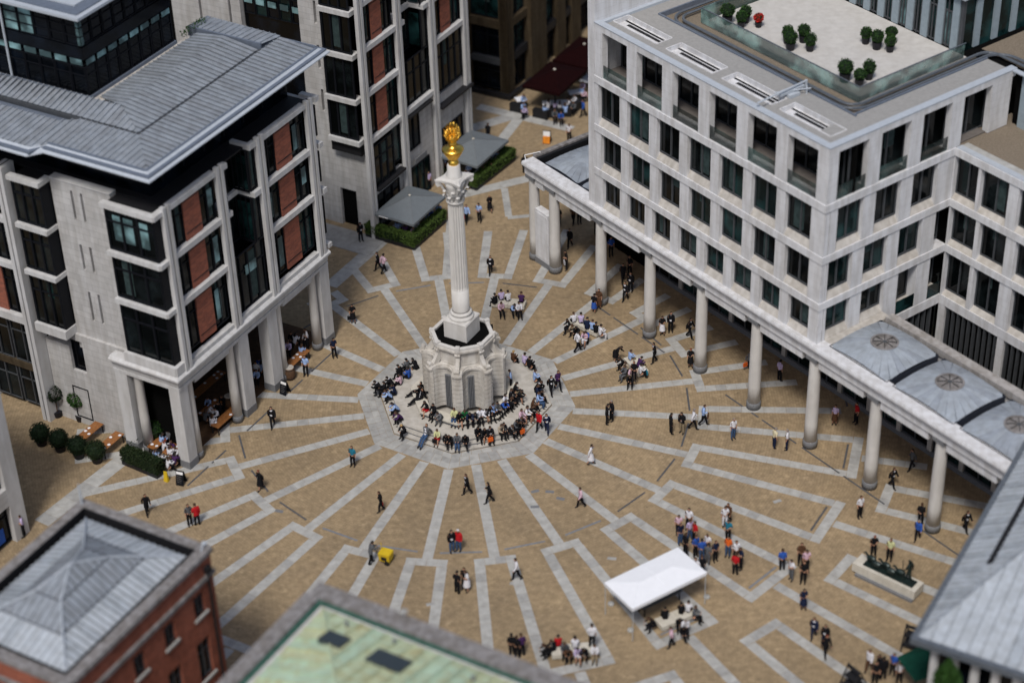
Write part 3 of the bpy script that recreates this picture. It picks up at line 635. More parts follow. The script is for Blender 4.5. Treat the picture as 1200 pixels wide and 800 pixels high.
bx1('balustrade_rail', 'rail', -20.05, -3.9, 6.44, 6.52, 25.25, 25.29); bx2('balustrade_rail', 'rail', 6.5, 16.8, 3.86, 3.94, 25.251, 25.291)
# penthouse
part('penthouse_wall', MB().box(-20.0, -4.75, 17.2, 30, 24.0, 28.3), M['glasst'], rb)
for i in range(11):
    x = -4.95 - i * 1.42; bx1('penthouse_panel', 'ppanel', x - .62, x, 17.02, 17.16, 24.15, 28.3); bx1('penthouse_mullion', 'frame', x - 1.1, x - 1.02, 17.08, 17.19, 24.15, 28.3)
    window(put1, x - 1.38, x - .68, 17.10, 24.2, 26.9, 'glasst' if i % 3 else 'glassb', 'frame', 0)
for i in range(5):
    y = 18.4 + i * 1.9; bx1('penthouse_panel', 'ppanel', -4.72, -4.58, y, y + .6, 24.15, 28.3)
bx1('corner_post', 'frame', -4.8, -4.55, 17.0, 17.25, 24.1, 28.3)
part('penthouse_eaves', MB().box(-20.2, -4.3, 16.7, 30, 28.3, 28.5), M['zinc'], rb)
bx1('roof_deck', 'gravel', -4.2, 16, 18.9, 30, 23.9, 24.05); bx1('parapet_coping', 'zinc', -.02, 16, 17.3, 17.7, 24.4, 24.5)
bx1('terrace_floor', 'gravel', -.99, 16, 12.6, 19, 19.9, 20.2); bx3('parapet_coping', 'zinc', .1, 16, .0, .5, 20.24, 20.32); bx3('parapet_coping', 'slab', .1, 16, .5, 1.1, 20.2, 20.28)
for i in range(5): bx1('penthouse_panel', 'ppanel', .6 + i * 2.2, 1.3 + i * 2.2, 17.75, 17.85, 20.2, 24.3); window(put1, 1.35 + i * 2.2, 2.75 + i * 2.2, 17.8, 20.2, 24.3, 'glass', 'frame', 1)
part('core_wall', MB().box(.0, 16, 17.95, 30, 20.2, 24.0), M['dark'], rb)
# stair tower at the far end
part('stair_tower_wall', MB().box(-25.15, -24.42, -.02, 14, 7.9, 34), M['tower'], rb); part('stair_tower_wall', MB().box(-24.42, -24.36, 0, 14, 24.5, 34), M['tower'], rb)
# maintenance cradle arm over the parapet
ma = MB(); ma.tube((-7.4, 4.9, 24.9), (-7.1, .1, 24.9), .07, 6).tube((-7.4, 4.9, 24.3), (-7.4, 4.9, 24.95), .1, 6).box(-7.9, -6.9, 3.0, 3.9, 24.31, 24.55).box(-7.6, -7.2, 2.4, 4.6, 24.56, 24.75).tube((-6.8, 4.4, 24.3), (-6.8, 4.4, 24.9), .06, 6).tube((-7.9, 2.4, 24.6), (-6.6, 4.6, 24.75), .05, 6)
part('cradle_arm', ma, M['zinc'], rb)

# ================================================================ COLONNADE
co = thing('colonnade', 'long white stone colonnade with round columns and domed lead roofs along the right side', 'colonnade', (*RBQ, 0), RBA)
cols = [-32.75] + [-30.1 + 5.96 * i for i in range(9)]
cm = MB().lathe([(.47, .55), (.46, 2), (.44, 5), (.405, 7.5), (.40, 7.65)], 28).mesh('column', M['shaft'], True); cb = MB().lathe([(.54, 0), (.54, .5), (.49, .56)], 28).mesh('column_base', M['granite'], True)
cc_ = MB().box(-.5, .5, -.5, .5, 7.64, 7.93).mesh('column_capital', M['granite'])
for s in cols:
    c = link('column', cm, co, (s, .35, 0)); link('column_base', cb, c); link('column_capital', cc_, c)
e0 = -33.35
prof = [(-.12, 7.95), (-.12, 8.55), (-.22, 8.6), (-.22, 8.72), (-.42, 8.85), (-.42, 9.0), (-.36, 9.15), (.75, 9.15), (.75, 7.95)]
for i in range(len(cols)):
    a = e0 if i == 0 else (cols[i - 1] + cols[i]) / 2 * 0 + cols[i - 1]; b = cols[i]
    if i == 0: b = cols[0]
    mb = MB(); n = len(prof); mb.add([(a + .008, y, z) for y, z in prof] + [(b - .008, y, z) for y, z in prof], [tuple(range(n))[::-1], tuple(range(n, 2 * n))] + [(j, (j + 1) % n, n + (j + 1) % n, n + j) for j in range(n)]); part('entablature_block', mb, M['sill'] if 0 else M['tower'], co)
    if i: part('lintel_beam', MB().box(a + .62, b - 1.0, .02, .5, 7.22, 7.96), M['tower'], co)
    if i: part('soffit_panel', MB().box(a + .1, b - .1, .55, 6.2, 7.6, 7.7), M['soffit'], co)
part('soffit_panel', MB().box(17.6, 24, .55, 6.2, 7.6, 7.7), M['soffit'], co); part('entablature_block', MB().box(17.59, 20, -.12, .75, 7.95, 9.15), M['tower'], co)
part('end_wall_panel', MB().box(-32.3, -30.55, .02, .68, .5, 5.1).box(-32.2, -30.65, -.02, .02, .7, 4.9), M['tower'], co); part('end_wall_base', MB().box(-32.34, -30.5, -.04, .72, 0, .5), M['granite'], co)
part('end_wall', MB().box(-33.35, -32.9, .76, 6.5, 7.95, 9.4), M['coping'], co); part('end_wall_lining', MB().box(-32.89, -32.6, .76, 6.3, 8.2, 9.25), M['black'], co)
part('rear_wall', MB().box(-32.6, -24.4, 6.4, 6.8, 0, 9.3), M['dark'], co)  # coloured near-black to give the deep shade behind the columns
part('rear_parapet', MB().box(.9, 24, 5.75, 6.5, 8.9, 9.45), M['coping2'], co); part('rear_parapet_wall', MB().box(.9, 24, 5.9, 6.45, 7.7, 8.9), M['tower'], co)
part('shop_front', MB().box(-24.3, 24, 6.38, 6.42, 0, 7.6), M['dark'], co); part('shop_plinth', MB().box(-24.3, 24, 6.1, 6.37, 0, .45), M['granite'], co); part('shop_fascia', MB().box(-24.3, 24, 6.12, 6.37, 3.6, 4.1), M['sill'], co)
PC, pc = FR(co, 0, 0, 0)
for i in range(16):
    window(PC, -24 + i * 3, -21.4 + i * 3, 6.2, .46, 3.6, 'glasst' if i % 3 else 'glass', 'frame', 1); pc('shop_pier', 'sill', -21.4 + i * 3, -21.0 + i * 3, 6.05, 6.37, .45, 7.6); window(PC, -24 + i * 3, -21.4 + i * 3, 6.2, 4.1, 7.5, 'glass', 'frame', 1)
part('gutter_floor', MB().box(-32.6, -24.4, .8, 6.3, 8.3, 8.42).box(.02, 24, .8, 5.8, 8.3, 8.42), M['zincd2'], co)
def dome(x0, x1, y0, y1, zb, h, seams=28, eye=True):
    cx, cy = (x0 + x1) / 2, (y0 + y1) / 2; hx, hy = (x1 - x0) / 2, (y1 - y0) / 2
    def P(r, a):
        c, s = math.cos(a), math.sin(a); m = min(hx / max(abs(c), 1e-6), hy / max(abs(s), 1e-6)); d = .95 + (m - .95) * r
        X, Y = d * c, d * s; zz = zb + h * (1 - (X / hx) ** 2 * .62) * (1 - (Y / hy) ** 2 * .62) - .62 * h * 0
        return (cx + X, cy + Y, zz)
    root = None
    for k in range(seams):
        a0 = 2 * math.pi * k / seams; a1 = 2 * math.pi * (k + 1) / seams; mb = MB(); vs = []; nr = 6; g_ = .016
        for i in range(nr + 1):
            for t in (0, .5, 1): vs.append(P(i / nr, a0 + (a1 - a0) * (g_ * 3 + t * (1 - g_ * 6))))
        mb.add(vs, [(i * 3 + q, i * 3 + 3 + q, i * 3 + 4 + q, i * 3 + 1 + q) for i in range(nr) for q in range(2)])
        for i in range(nr): a = Vector(P(i / nr, a0)); b = Vector(P((i + 1) / nr, a0)); mb.tube(a, b, .022, 4)
        o = part('dome_panel', mb, M[random.choice(['dome', 'dome', 'dome2'])], co)
    zt = P(0, .8)[2]
    if not eye: part('dome_cap', MB().lathe([(.98, zt - .02), (.5, zt + .05), (.05, zt + .08)], 20, cx, cy), M['dome'], co)
    if eye: oc = part('oculus_rim', MB().lathe([(.98, zt - .1), (.98, zt + .05), (.84, zt + .07), (.84, zt - .05)], 28, cx, cy), M['coping'], co)
    if eye: part('oculus_glass', MB().lathe([(.84, zt - .05), (.3, zt + .04), (.02, zt + .06)], 24, cx, cy), M['frame'], oc); part('oculus_glass', MB().lathe([(.80, zt - .01), (.45, zt + .03), (.44, zt + .05)], 24, cx, cy), M['coping'], oc)
    for k in range(8 if eye else 0): a = k * math.pi / 4; part('oculus_bar', MB().tube((cx + .2 * math.cos(a), cy + .2 * math.sin(a), zt + .08), (cx + .84 * math.cos(a), cy + .84 * math.sin(a), zt + .03), .03, 4), M['black'], oc)
    part('dome_edge', MB().box(x0 - .02, x1 + .02, y0 - .04, y0, zb - .5, zb + h * .2).box(x0 - .04, x0, y0, y1, zb - .5, zb + h * .2).box(x1, x1 + .04, y0, y1, zb - .5, zb + h * .2).box(x0, x1, y1, y1 + .04, zb - .5, zb + h * .2), M['zincd2'], co)
for x0 in (.75, 6.75, 12.75, 18.75): dome(x0, x0 + 5.4, .55, 5.5, 9.0, .95)
for x0 in (-32.0, -27.4): dome(x0, x0 + (4.2 if x0 < -30 else 5.4), .95, 6.1, 8.95, .7, 28, False)

# ================================================================ LIMESTONE BUILDING (left)
def pil(bx, a, z0, z1, proud=.28):
    for q in (-.38, .09): bx('pilaster', 'lbt', a + q, a + q + .29, -proud, .05, z0, z1)
    bx('pilaster_gap', 'black', a - .09, a + .09, -.06, .05, z0, z1)
lb = thing('office_building', 'pale limestone building with terracotta panels and a grey metal roof, left of the column', 'building', (-19.71, -7.19, 0), R(59.31))
L1, l1 = FR(lb, 0, 0, 0); L2, l2 = FR(lb, -math.pi / 2, 0, 0)   # l2: a = -y, b = +x
LV = [8.65, 13.15, 17.0, 20.8]
def brickbay(put, bx, a0, a1, zs, t=.42):
    w = a1 - a0; b0, b1 = a0 + w * .33, a0 + w * .67
    for i in range(3):
        z0, z1 = zs[i] + t, zs[i + 1]
        bx('brick_panel', 'brickp', b0, b1, .12, .3, z0, z1)
        for q in (z0 + .55, z1 - .4): bx('panel_joint', 'black', b0, b1, .09, .12, q, q + .05)
        for x0, x1, side in ((a0 + .02, b0, 0), (b1, a1 - .02, 1)):
            window(put, x0, x1, .22, z0, z1, rnd.choice(['glass', 'glasst', 'glass']), 'framed', 1, 1, .1)
        for x0, x1 in ((a0 + .02, b0), (b1, a1 - .02)):
            if rnd.random() < .6:
                xx = x0 + (x1 - x0) * (.2 if rnd.random() < .5 else .5); bx('blind', 'glassb', xx, xx + (x1 - x0) * .35, .20, .205, z0 + (z1 - z0) * rnd.choice([.15, .35]), z1 - (z1 - z0) * .25)
def beams(bx, a0, a1, zs, b0=-.2, h=.42, b1=.35):
    for z in zs: bx('floor_beam', 'lbt', a0, a1, b0, b1, z, z + h if z < 20 else z + .35)
for a in (1.15, 7.05, 11.75, 17.85): pil(l1, a, 8.1, 21.4 if a < 17 else 21.35)
beams(l1, 1.52, 6.68, LV[1:]); beams(l1, 12.12, 17.48, LV[1:]); beams(l1, 1.52, 6.68, [8.3], -.12, .3); beams(l1, 12.12, 17.48, [8.3], -.12, .3); beams(l1, 7.42, 11.38, [8.3], -.12, .3)
brickbay(L1, l1, 1.5, 6.7, LV); brickbay(L1, l1, 12.1, 17.5, LV)
# middle bay: recess with returns for the two upper storeys, flush glazing below
for z in LV[2:]:
    if z > 20:
        l1('floor_beam', 'lbt', 10.55, 11.38, -.2, .2, z, z + .4); l1('floor_beam', 'lbt', 7.42, 7.95, -.2, .2, z, z + .4); l1('floor_beam', 'lbt', 10.55, 10.9, .2, 1.5, z, z + .4); continue
    l1('floor_beam', 'lbt', 10.55, 11.38, -.2, 1.6, z, z + .4); l1('floor_beam', 'lbt', 7.42, 7.95, -.2, 1.6, z, z + .4); l1('floor_beam', 'lbt', 7.95, 10.55, 1.25, 1.6, z, z + .4)
for z0, z1 in ((LV[1] + .1, LV[2]), (LV[2] + .4, LV[3])):
    window(L1, 7.5, 7.95, .1, z0, z1, 'glasst', 'framed', 0); window(L1, 10.6, 11.35, .1, z0, z1, 'glass', 'framed', 0); window(L1, 7.95, 10.6, 1.5, z0, z1, 'glass', 'framed', 2)
    link('window', WM[(2.65, round(z1 - z0, 2), 'glass', 'framed', 2, 0, .09)][0], lb, (10.55, .15, z0), math.pi / 2).scale = (.52, 1, 1)
    bpart('glass_return', M['glasst'], lb, 10.50, 10.53, .3, 1.4, z0 + .2, z1 - .5)
window(L1, 7.45, 11.35, .2, 8.6, LV[1] + .1, 'glass', 'framed', 3, 1); l1('blind', 'glassb', 9.0, 10.3, .19, .195, 11.3, 12.1)
# corner oriel + stone wall + second oriel on the left face (y grows to the left)
def oriel(y0, y1, zi, right_open):
    z0, z1 = LV[zi] + (.42 if zi else .25), LV[zi + 1]
    window(L2, -y1 + .03, -y0 - .03, .08, z0, z1, 'glass', 'framed', 2, 1, .14)
    if zi == 2 and y0 < 1:
        for q in (.75, 2.0, 2.9): bpart('blind', M['glassb'], lb, .15, .155, q, q + .8, z0 + .8, z1 - .6)
    bpart('oriel_side', M['framed'], lb, .1, 1.0, y1 - .06, y1, z0, z1); bpart('oriel_side', M['framed'], lb, .1, 1.0, y0, y0 + .06, z0, z1)
for zi in range(3):
    for y0, y1 in ((.1, 4.3), (9.75, 12.45)): oriel(y0, y1, zi, 0)
    window(L1, .08, .78, .12, LV[zi] + .42, LV[zi + 1], 'glass', 'framed', 0)
for z in LV:
    for y0, y1 in ((-.1, 4.4), (9.65, 12.5)): (bpart('floor_beam', M['lbt'], lb, -.2, 1.05, y0, y1, z if z > 9 else 8.3, z + .35) if z < 20 else (bpart('floor_beam', M['lbt'], lb, -.2, .3, y0, y1, z, z + .35), bpart('floor_beam', M['lbt'], lb, .3, 1.05, y0, y0 + .4, z, z + .35)))
    bpart('floor_beam', M['lbt'], lb, -.12, .8, -.2, .0, z + .002 if z > 9 else 8.302, z + .348)
for zi, z in ((2, 16.0), (1, 12.1), (0, 7.8)): pass
wm = MB()   # stone wall with slit windows, built around the slits
zs_ = [(18.2, 20.5), (14.1, 16.2), (9.8, 12.3)]
ys = [4.42, 6.9, 7.12, 7.75, 7.97, 9.65]
for i in range(5):
    y0, y1 = ys[i], ys[i + 1]
    if i in (1, 3):
        e = 7.0
        for a, b in zs_[::-1]: wm.box(1.0, 1.6, y0, y1, e, a); e = b
        wm.box(1.0, 1.6, y0, y1, e, 21.1)
        for a, b in zs_: bpart('slit_window', M['glassn'], lb, 1.35, 1.4, y0, y1, a, b)
    else: wm.box(1.0, 1.6, y0, y1, 7.0, 21.1)
part('stone_wall', wm, M['lbs'], lb); part('wall_coping', MB().box(.93, 1.62, 4.4, 9.66, 21.101, 21.18), M['lbt'], lb)
for q in (12.75, 13.17): bpart('pilaster', M['lbt'], lb, -.28, 1.0, q, q + .3, 0, 21.6)
bpart('pilaster_gap', M['black'], lb, -.1, 1.0, 13.05, 13.17, 0, 21.6)
for zi in range(3):
    z0, z1 = LV[zi] + .4, LV[zi + 1]
    for a, b, m_ in ((13.5, 15.1, 0), (15.1, 16.7, 1), (16.7, 18.3, 0)):
        if m_: bpart('brick_panel', M['brickp'], lb, .12, .4, a, b, z0, z1)
        else: window(L2, -b, -a, .22, z0, z1, 'glass', 'framed', 1, 1, .1)
for z in LV: bpart('floor_beam', M['lbt'], lb, -.2, .5, 13.5, 19, z - (.2 if z < 9 else 0), z + .42)
for q in (18.5, 18.95): bpart('pilaster', M['lbt'], lb, -.28, 1.0, q, q + .3, 0, 21.6)
for a_, b_ in ((13.6, 15.9), (16.1, 18.4)):
    for z0, z1 in ((.4, 3.6), (4.2, 8.2)): window(L2, -b_, -a_, .6, z0, z1, 'glass', 'frame', 1, 1)
bpart('lintel_beam', M['tan'], lb, .5, .9, 13.5, 18.5, 3.6, 4.2)
# parapet ledge and storey below (left side)
part('stone_wall', MB().box(.75, 1.6, 5.8, 12.7, .0, 4.9).box(.75, 1.6, 5.8, 9.2, 4.9, 7.0).box(.75, 1.6, 10.5, 12.7, 4.9, 7.0).box(.75, 1.0, 4.42, 9.2, 7.0, 8.3).box(.75, 1.6, 9.2, 12.7, 7.7, 8.3).box(.75, 1.6, 9.2, 9.201, 7, 7.7), M['lbs'], lb)
window(L2, -10.5, -9.2, 1.0, 4.9, 7.7, 'glassn', 'framed', 0); window(L2, -10.9, -9.4, .72, .6, 3.4, 'glassn', 'framed', 0)
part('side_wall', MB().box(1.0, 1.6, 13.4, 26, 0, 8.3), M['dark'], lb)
# entablature
pr = [(-.02, 6.85), (-.02, 7.12), (.08, 7.14), (.08, 7.2), (-.02, 7.22), (-.06, 7.6), (-.2, 7.72), (-.2, 7.82), (-.38, 7.95), (-.38, 8.1), (-.15, 8.28), (.5, 8.3), (.5, 6.85)]
n = len(pr)
for i in range(6):
    a, b = -.0 + 18.6 * i / 6, 18.6 * (i + 1) / 6; mb = MB()
    A_ = [((y if i == 0 else a + .008), y, z) for y, z in pr] if i == 0 else [(a + .008, y, z) for y, z in pr]
    mb.add(A_ + [(b - .008, y, z) for y, z in pr], [tuple(range(n))[::-1], tuple(range(n, 2 * n))] + [(j, (j + 1) % n, n + (j + 1) % n, n + j) for j in range(n)]); part('entablature_block', mb, M['lbt'], lb)
mb = MB(); mb.add([(y, y, z) for y, z in pr] + [(y, 5.8, z) for y, z in pr], [tuple(range(n)), tuple(range(n, 2 * n))[::-1]] + [(j, n + j, n + (j + 1) % n, (j + 1) % n) for j in range(n)]); part('entablature_block', mb, M['lbt'], lb)
def pier(x0, x1, y0, y1):
    p_ = part('pier', MB().box(x0, x1, y0, y1, .62, 6.86), M['lbt'], lb); part('pier_base', MB().box(x0 - .03, x1 + .03, y0 - .03, y1 + .03, 0, .62), M['granite'], p_)
for x0, x1 in ((0, .95), (7.0, 8.15), (10.55, 11.7), (17.45, 18.6)): pier(x0, x1, .02, .95)
pier(.02, .95, 4.7, 5.78)
lc = MB().lathe([(.37, .55), (.35, 3), (.31, 6.6), (.36, 6.7), (.36, 6.86)], 24).mesh('column', M['shaft'], True); lcb = MB().lathe([(.42, 0), (.42, .52), (.38, .56)], 24).mesh('column_base', M['granite'], True)
for x in (1.5, 6.35, 12.3, 16.85): c = link('column', lc, lb, (x, .45, 0)); link('column_base', lcb, c)
for y in (4.1,): c = link('column', lc, lb, (.5, y, 0)); link('column_base', lcb, c)
part('lintel_beam', MB().box(1.9, 5.95, .1, .7, 6.45, 6.86), M['lbt'], lb); part('lintel_beam', MB().box(12.7, 16.5, .1, .7, 6.45, 6.86), M['lbt'], lb)
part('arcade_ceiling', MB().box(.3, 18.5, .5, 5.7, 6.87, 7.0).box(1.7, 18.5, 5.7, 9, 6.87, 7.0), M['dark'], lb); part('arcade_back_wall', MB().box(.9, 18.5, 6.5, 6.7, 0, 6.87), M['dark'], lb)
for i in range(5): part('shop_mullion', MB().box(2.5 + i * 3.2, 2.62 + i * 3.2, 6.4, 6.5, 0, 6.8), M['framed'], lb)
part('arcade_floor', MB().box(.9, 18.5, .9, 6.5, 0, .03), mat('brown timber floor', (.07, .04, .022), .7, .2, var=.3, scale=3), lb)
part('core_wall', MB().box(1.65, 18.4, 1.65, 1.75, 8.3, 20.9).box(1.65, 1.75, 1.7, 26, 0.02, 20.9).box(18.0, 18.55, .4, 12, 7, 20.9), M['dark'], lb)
# right end: slit green windows seen past the last pilaster
R1, r1 = FR(lb, math.pi / 2, 18.6, 0)
r1('stone_wall', 'lbt', .0, 10, .0, .3, 8.3, 21.0)
for zi in range(3):
    r1('floor_beam', 'lbt', -.25, 1.2, -.45, .0, LV[zi + 1] - .05, LV[zi + 1] + .35); window(R1, .0, 1.0, -.25, LV[zi] + .9, LV[zi + 1] - .4, 'glasst', 'framed', 0)
r1('floor_beam', 'lbt', -.25, 1.2, -.45, .0, 8.35, 8.7)
# roof storey: black glazing set back, then the lead canopy
part('attic_wall', MB().box(2.3, 18.2, 1.9, 9, 20.95, 24.45).box(2.3, 9, 8.9, 26, 20.95, 24.45), M['glassn'], lb)
for i in range(7): bpart('attic_mullion', M['framed'], lb, 3.5 + i * 2.3, 3.62 + i * 2.3, 1.78, 1.9, 21.5, 24.4)
part('roof_ledge', MB().box(1.62, 18.4, .36, 2.3, 20.85, 20.97).box(1.62, 2.4, 2.3, 26, 20.85, 20.97).box(.3, 1.6, .36, 4.3, 20.75, 20.9).box(.3, 1.6, 9.8, 12.4, 20.75, 20.9), M['black'], lb)
ze, zi_, zr = 24.55, 24.86, 25.05
def seam(pl, sd, pit=.48, m='lead'): seam_roof(lb, pl, sd, pit, [M[m], M[m], M['leadb']], .07, .1, 'roof_panel', .07)
E0 = (-.55, -.65); xr = 20.1
part('roof_base', MB().prism([(-.5, -.6), (xr - .05, -.6), (xr - .05, 9.5), (9, 9.5), (9, 26), (-1.45, 26), (-1.45, 8.6), (-.5, 8.4)], 24.3, 24.5), M['zincd'], lb)
seam([(.1, 0, ze), (xr - .5, 0, ze), (xr - .5, 3.05, zi_), (3.25, 3.05, zi_)], (0, 1, .1))
seam([(.1, 0, ze), (3.25, 3.05, zi_), (3.25, 8.0, zi_), (.1, 8.0, ze)], (1, 0, .1))
seam([(-.9, 8.9, ze), (.1, 8.0, ze), (3.25, 8.0, zi_), (2.4, 9.2, zi_), (2.4, 26, zi_), (-.9, 26, ze)], (1, 0, .1))
seam([(3.5, 3.3, zi_), (xr - 2.9, 3.3, zi_), (xr - 2.9, 6.2, zr + .25), (5.4, 6.2, zr + .25)], (0, 1, .1))
seam([(5.4, 6.2, zr + .25), (xr - 2.9, 6.2, zr + .25), (xr - 2.9, 8.7, zr - .05), (6.2, 8.7, zr - .05)], (0, 1, -.1))
seam([(3.5, 3.3, zi_), (5.4, 6.2, zr + .25), (5.4, 24, zr), (3.5, 24, zi_)], (1, 0, .1))
seam([(xr - 2.6, 3.3, zi_ + .25), (xr - .5, 3.0, zi_ + .05), (xr - .5, 9.6, zi_ + .25), (xr - 2.6, 9.6, zi_ + .35)], (1, 0, 0), .5)
part('ridge_upstand', MB().box(xr - 2.75, xr - 2.6, 3.2, 9.7, 24.5, 25.25), M['zincd'], lb)
part('roof_gutter', MB().box(3.25, xr - 2.75, 3.06, 3.28, 24.6, 24.83).box(3.27, 3.48, 3.28, 24, 24.6, 24.83), M['frame'], lb)
for mb_ in (MB().prism([(-.62, -.72), (xr, -.72), (xr, -.08), (.0, -.08)], 24.32, 24.34, [(-.5, -.6), (xr - .1, -.6), (xr - .1, -.06), (.02, -.06)]),): pass
def eave(p0, p1, q1, q0):
    mb = MB(); mb.add([(*p0, 24.28), (*p1, 24.28), (*q1, 24.60), (*q0, 24.60), (*p0, 24.2), (*p1, 24.2)], [(0, 1, 2, 3), (4, 5, 1, 0)]); part('eaves_fascia', mb, M['zinc'], lb)
eave((-.7, -.8), (xr + .1, -.8), (xr - .4, -.12), (-.0, -.12)); eave((-.7, 8.05), (-.7, -.8), (-.0, -.12), (-.0, 8.3)); eave((-1.6, 8.75), (-.7, 8.05), (-.0, 8.3), (-.95, 9.0)); eave((-1.6, 26), (-1.6, 8.75), (-.95, 9.0), (-.95, 26)); eave((xr + .1, -.8), (xr + .1, 9.7), (xr - .4, 9.6), (xr - .4, -.12))
part('eaves_gutter', MB().box(-.02, xr - .4, -.12, .05, 24.5, 24.66).box(-.06, .1, .05, 8.2, 24.5, 24.66).box(xr - .5, xr - .38, 0, 9.6, 24.5, 24.75), M['zincd'], lb)
# glass tower on the roof
T1, t1 = FR(lb, 0, 5.6, 9.1); T2, t2 = FR(lb, -math.pi / 2, 5.6, 9.1)
part('tower_wall', MB().box(5.75, 15.1, 9.25, 26, 24.5, 31.1), M['glassn'], lb)
part('walkway', MB().box(4.6, 16.5, 8.2, 9.1, 24.6, 24.95).box(4.6, 5.6, 9.1, 26, 24.6, 24.95), M['sill'], lb)
part('tower_plinth', MB().box(5.5, 15.2, 9.0, 26, 24.95, 25.2), M['zincd'], lb)
for i in range(8):
    x = .1 + i * 1.18
    window(T1, x, x + 1.1, .02, 25.2, 27.35, 'glassn', 'framed', 0, 1, .05); t1('clerestory_pane', 'glassb', x + .12, x + 1.0, .0, .03, 27.45, 27.85); window(T1, x, x + 1.1, .02, 28.9, 31.0, 'glassn', 'framed', 0, 2, .05)
for i in range(6):
    x = -.1 - i * 1.35
    window(T2, x - 1.27, x, .02, 25.2, 27.35, 'glassn', 'framed', 0, 1, .05); t2('clerestory_pane', 'glassb', x - 1.15, x - .12, .0, .03, 27.45, 27.9); window(T2, x - 1.27, x, .02, 28.9, 31.0, 'glassb' if i in (3, 4) else 'glassn', 'framed', 0, 2, .05)
for q in range(3):
    t1('corner_pane', 'glassb', .05, .28, -.02, .02, 29.0 + q * .68, 29.55 + q * .68); t2('corner_pane', 'glassb', -.28, -.05, -.02, .02, 29.0 + q * .68, 29.55 + q * .68)
t1('spandrel_panel', 'glassn', -.02, 9.5, -.03, .03, 27.95, 28.85); t2('spandrel_panel', 'glassn', -9, .02, -.03, .03, 27.95, 28.85)
part('tower_roof', MB().box(5.1, 16, 8.6, 26, 31.1, 31.3), M['zinc'], lb); part('tower_roof_sheet', MB().box(5.5, 16, 9.0, 26, 31.3, 31.4), M['zincd'], lb); part('tower_roof_sheet', MB().box(6.4, 16, 9.9, 26, 31.4, 31.5), M['zinc'], lb)
part('drain_pipe', MB().tube((5.45, 15.9, 24.9), (5.45, 15.9, 31), .09, 6), M['zinc'], lb)
foliage('roof_weeds', lb, M['leafg'], 260, boxvol(16.2, 18.6, 8.9, 9.4, 25.0, 25.5), .07, 3)

# ================================================================ LIMESTONE BUILDING (behind, centre)
bb = thing('office_building', 'pale limestone building with terracotta panels standing behind the two grey parasols', 'building', (-7.80, 23.47, 0), R(59.31))
B1, b1 = FR(bb, 0, 0, 0); B2, b2 = FR(bb, -math.pi / 2, 0, 0)
LB_ = [8.7, 13.0, 16.95, 20.9, 24.8]
def brickbay2(a0, a1, zs):
    w = a1 - a0; c0, c1 = a0 + w * .34, a0 + w * .66
    for i in range(len(zs) - 1):
        z0, z1 = zs[i] + .42, zs[i + 1]; b1('brick_panel', 'brickp', c0, c1, .12, .3, z0, z1)
        for q in (z0 + .5, z1 - .45): b1('panel_joint', 'black', c0, c1, .09, .12, q, q + .05)
        window(B1, a0, c0, .22, z0, z1, rnd.choice(['glass', 'glassn']), 'framed', 1, 1, .1); window(B1, c1, a1, .22, z0, z1, rnd.choice(['glass', 'glasst']), 'framed', 1, 1, .1)
for a in (.3, 5.65, 10.75, 16.0): 
    for q in (-.38, .09): b1('pilaster', 'lbt', a + q, a + q + .29, -.28, .05, 0, 27)
    b1('pilaster_gap', 'black', a - .09, a + .09, -.06, .05, 0, 27)
brickbay2(.68, 5.28, LB_); brickbay2(11.1, 15.62, LB_[1:])
for z in LB_: b1('floor_beam', 'lbt', .66, 5.3, -.2, .35, z, z + .42)
for z in LB_[1:]: b1('floor_beam', 'lbt', 11.1, 15.64, -.2, .35, z, z + .42)
for z in LB_[2:]: b1('floor_beam', 'lbt', 6.0, 6.6, -.2, 1.6, z, z + .4); b1('floor_beam', 'lbt', 9.5, 10.4, -.2, 1.6, z, z + .4); b1('floor_beam', 'lbt', 6.6, 9.5, 1.2, 1.6, z, z + .4)
b1('floor_beam', 'lbt', 6.02, 10.4, -.2, .35, LB_[0], LB_[0] + .4)
for z0, z1 in zip(LB_[1:], LB_[2:]): window(B1, 6.1, 9.5, 1.4, z0 + .2, z1, 'glass', 'framed', 2, 1); window(B1, 9.5, 10.4, .1, z0 + .2, z1, 'glass', 'framed', 0); window(B1, 6.0, 6.5, .1, z0 + .2, z1, 'glass', 'framed', 0); bpart('glass_return', M['glasst'], bb, 9.4, 9.45, .3, 1.3, z0 + .6, z1 - .4)
window(B1, 6.05, 10.4, .2, LB_[0] + .4, LB_[1] + .2, 'glass', 'framed', 3, 1)
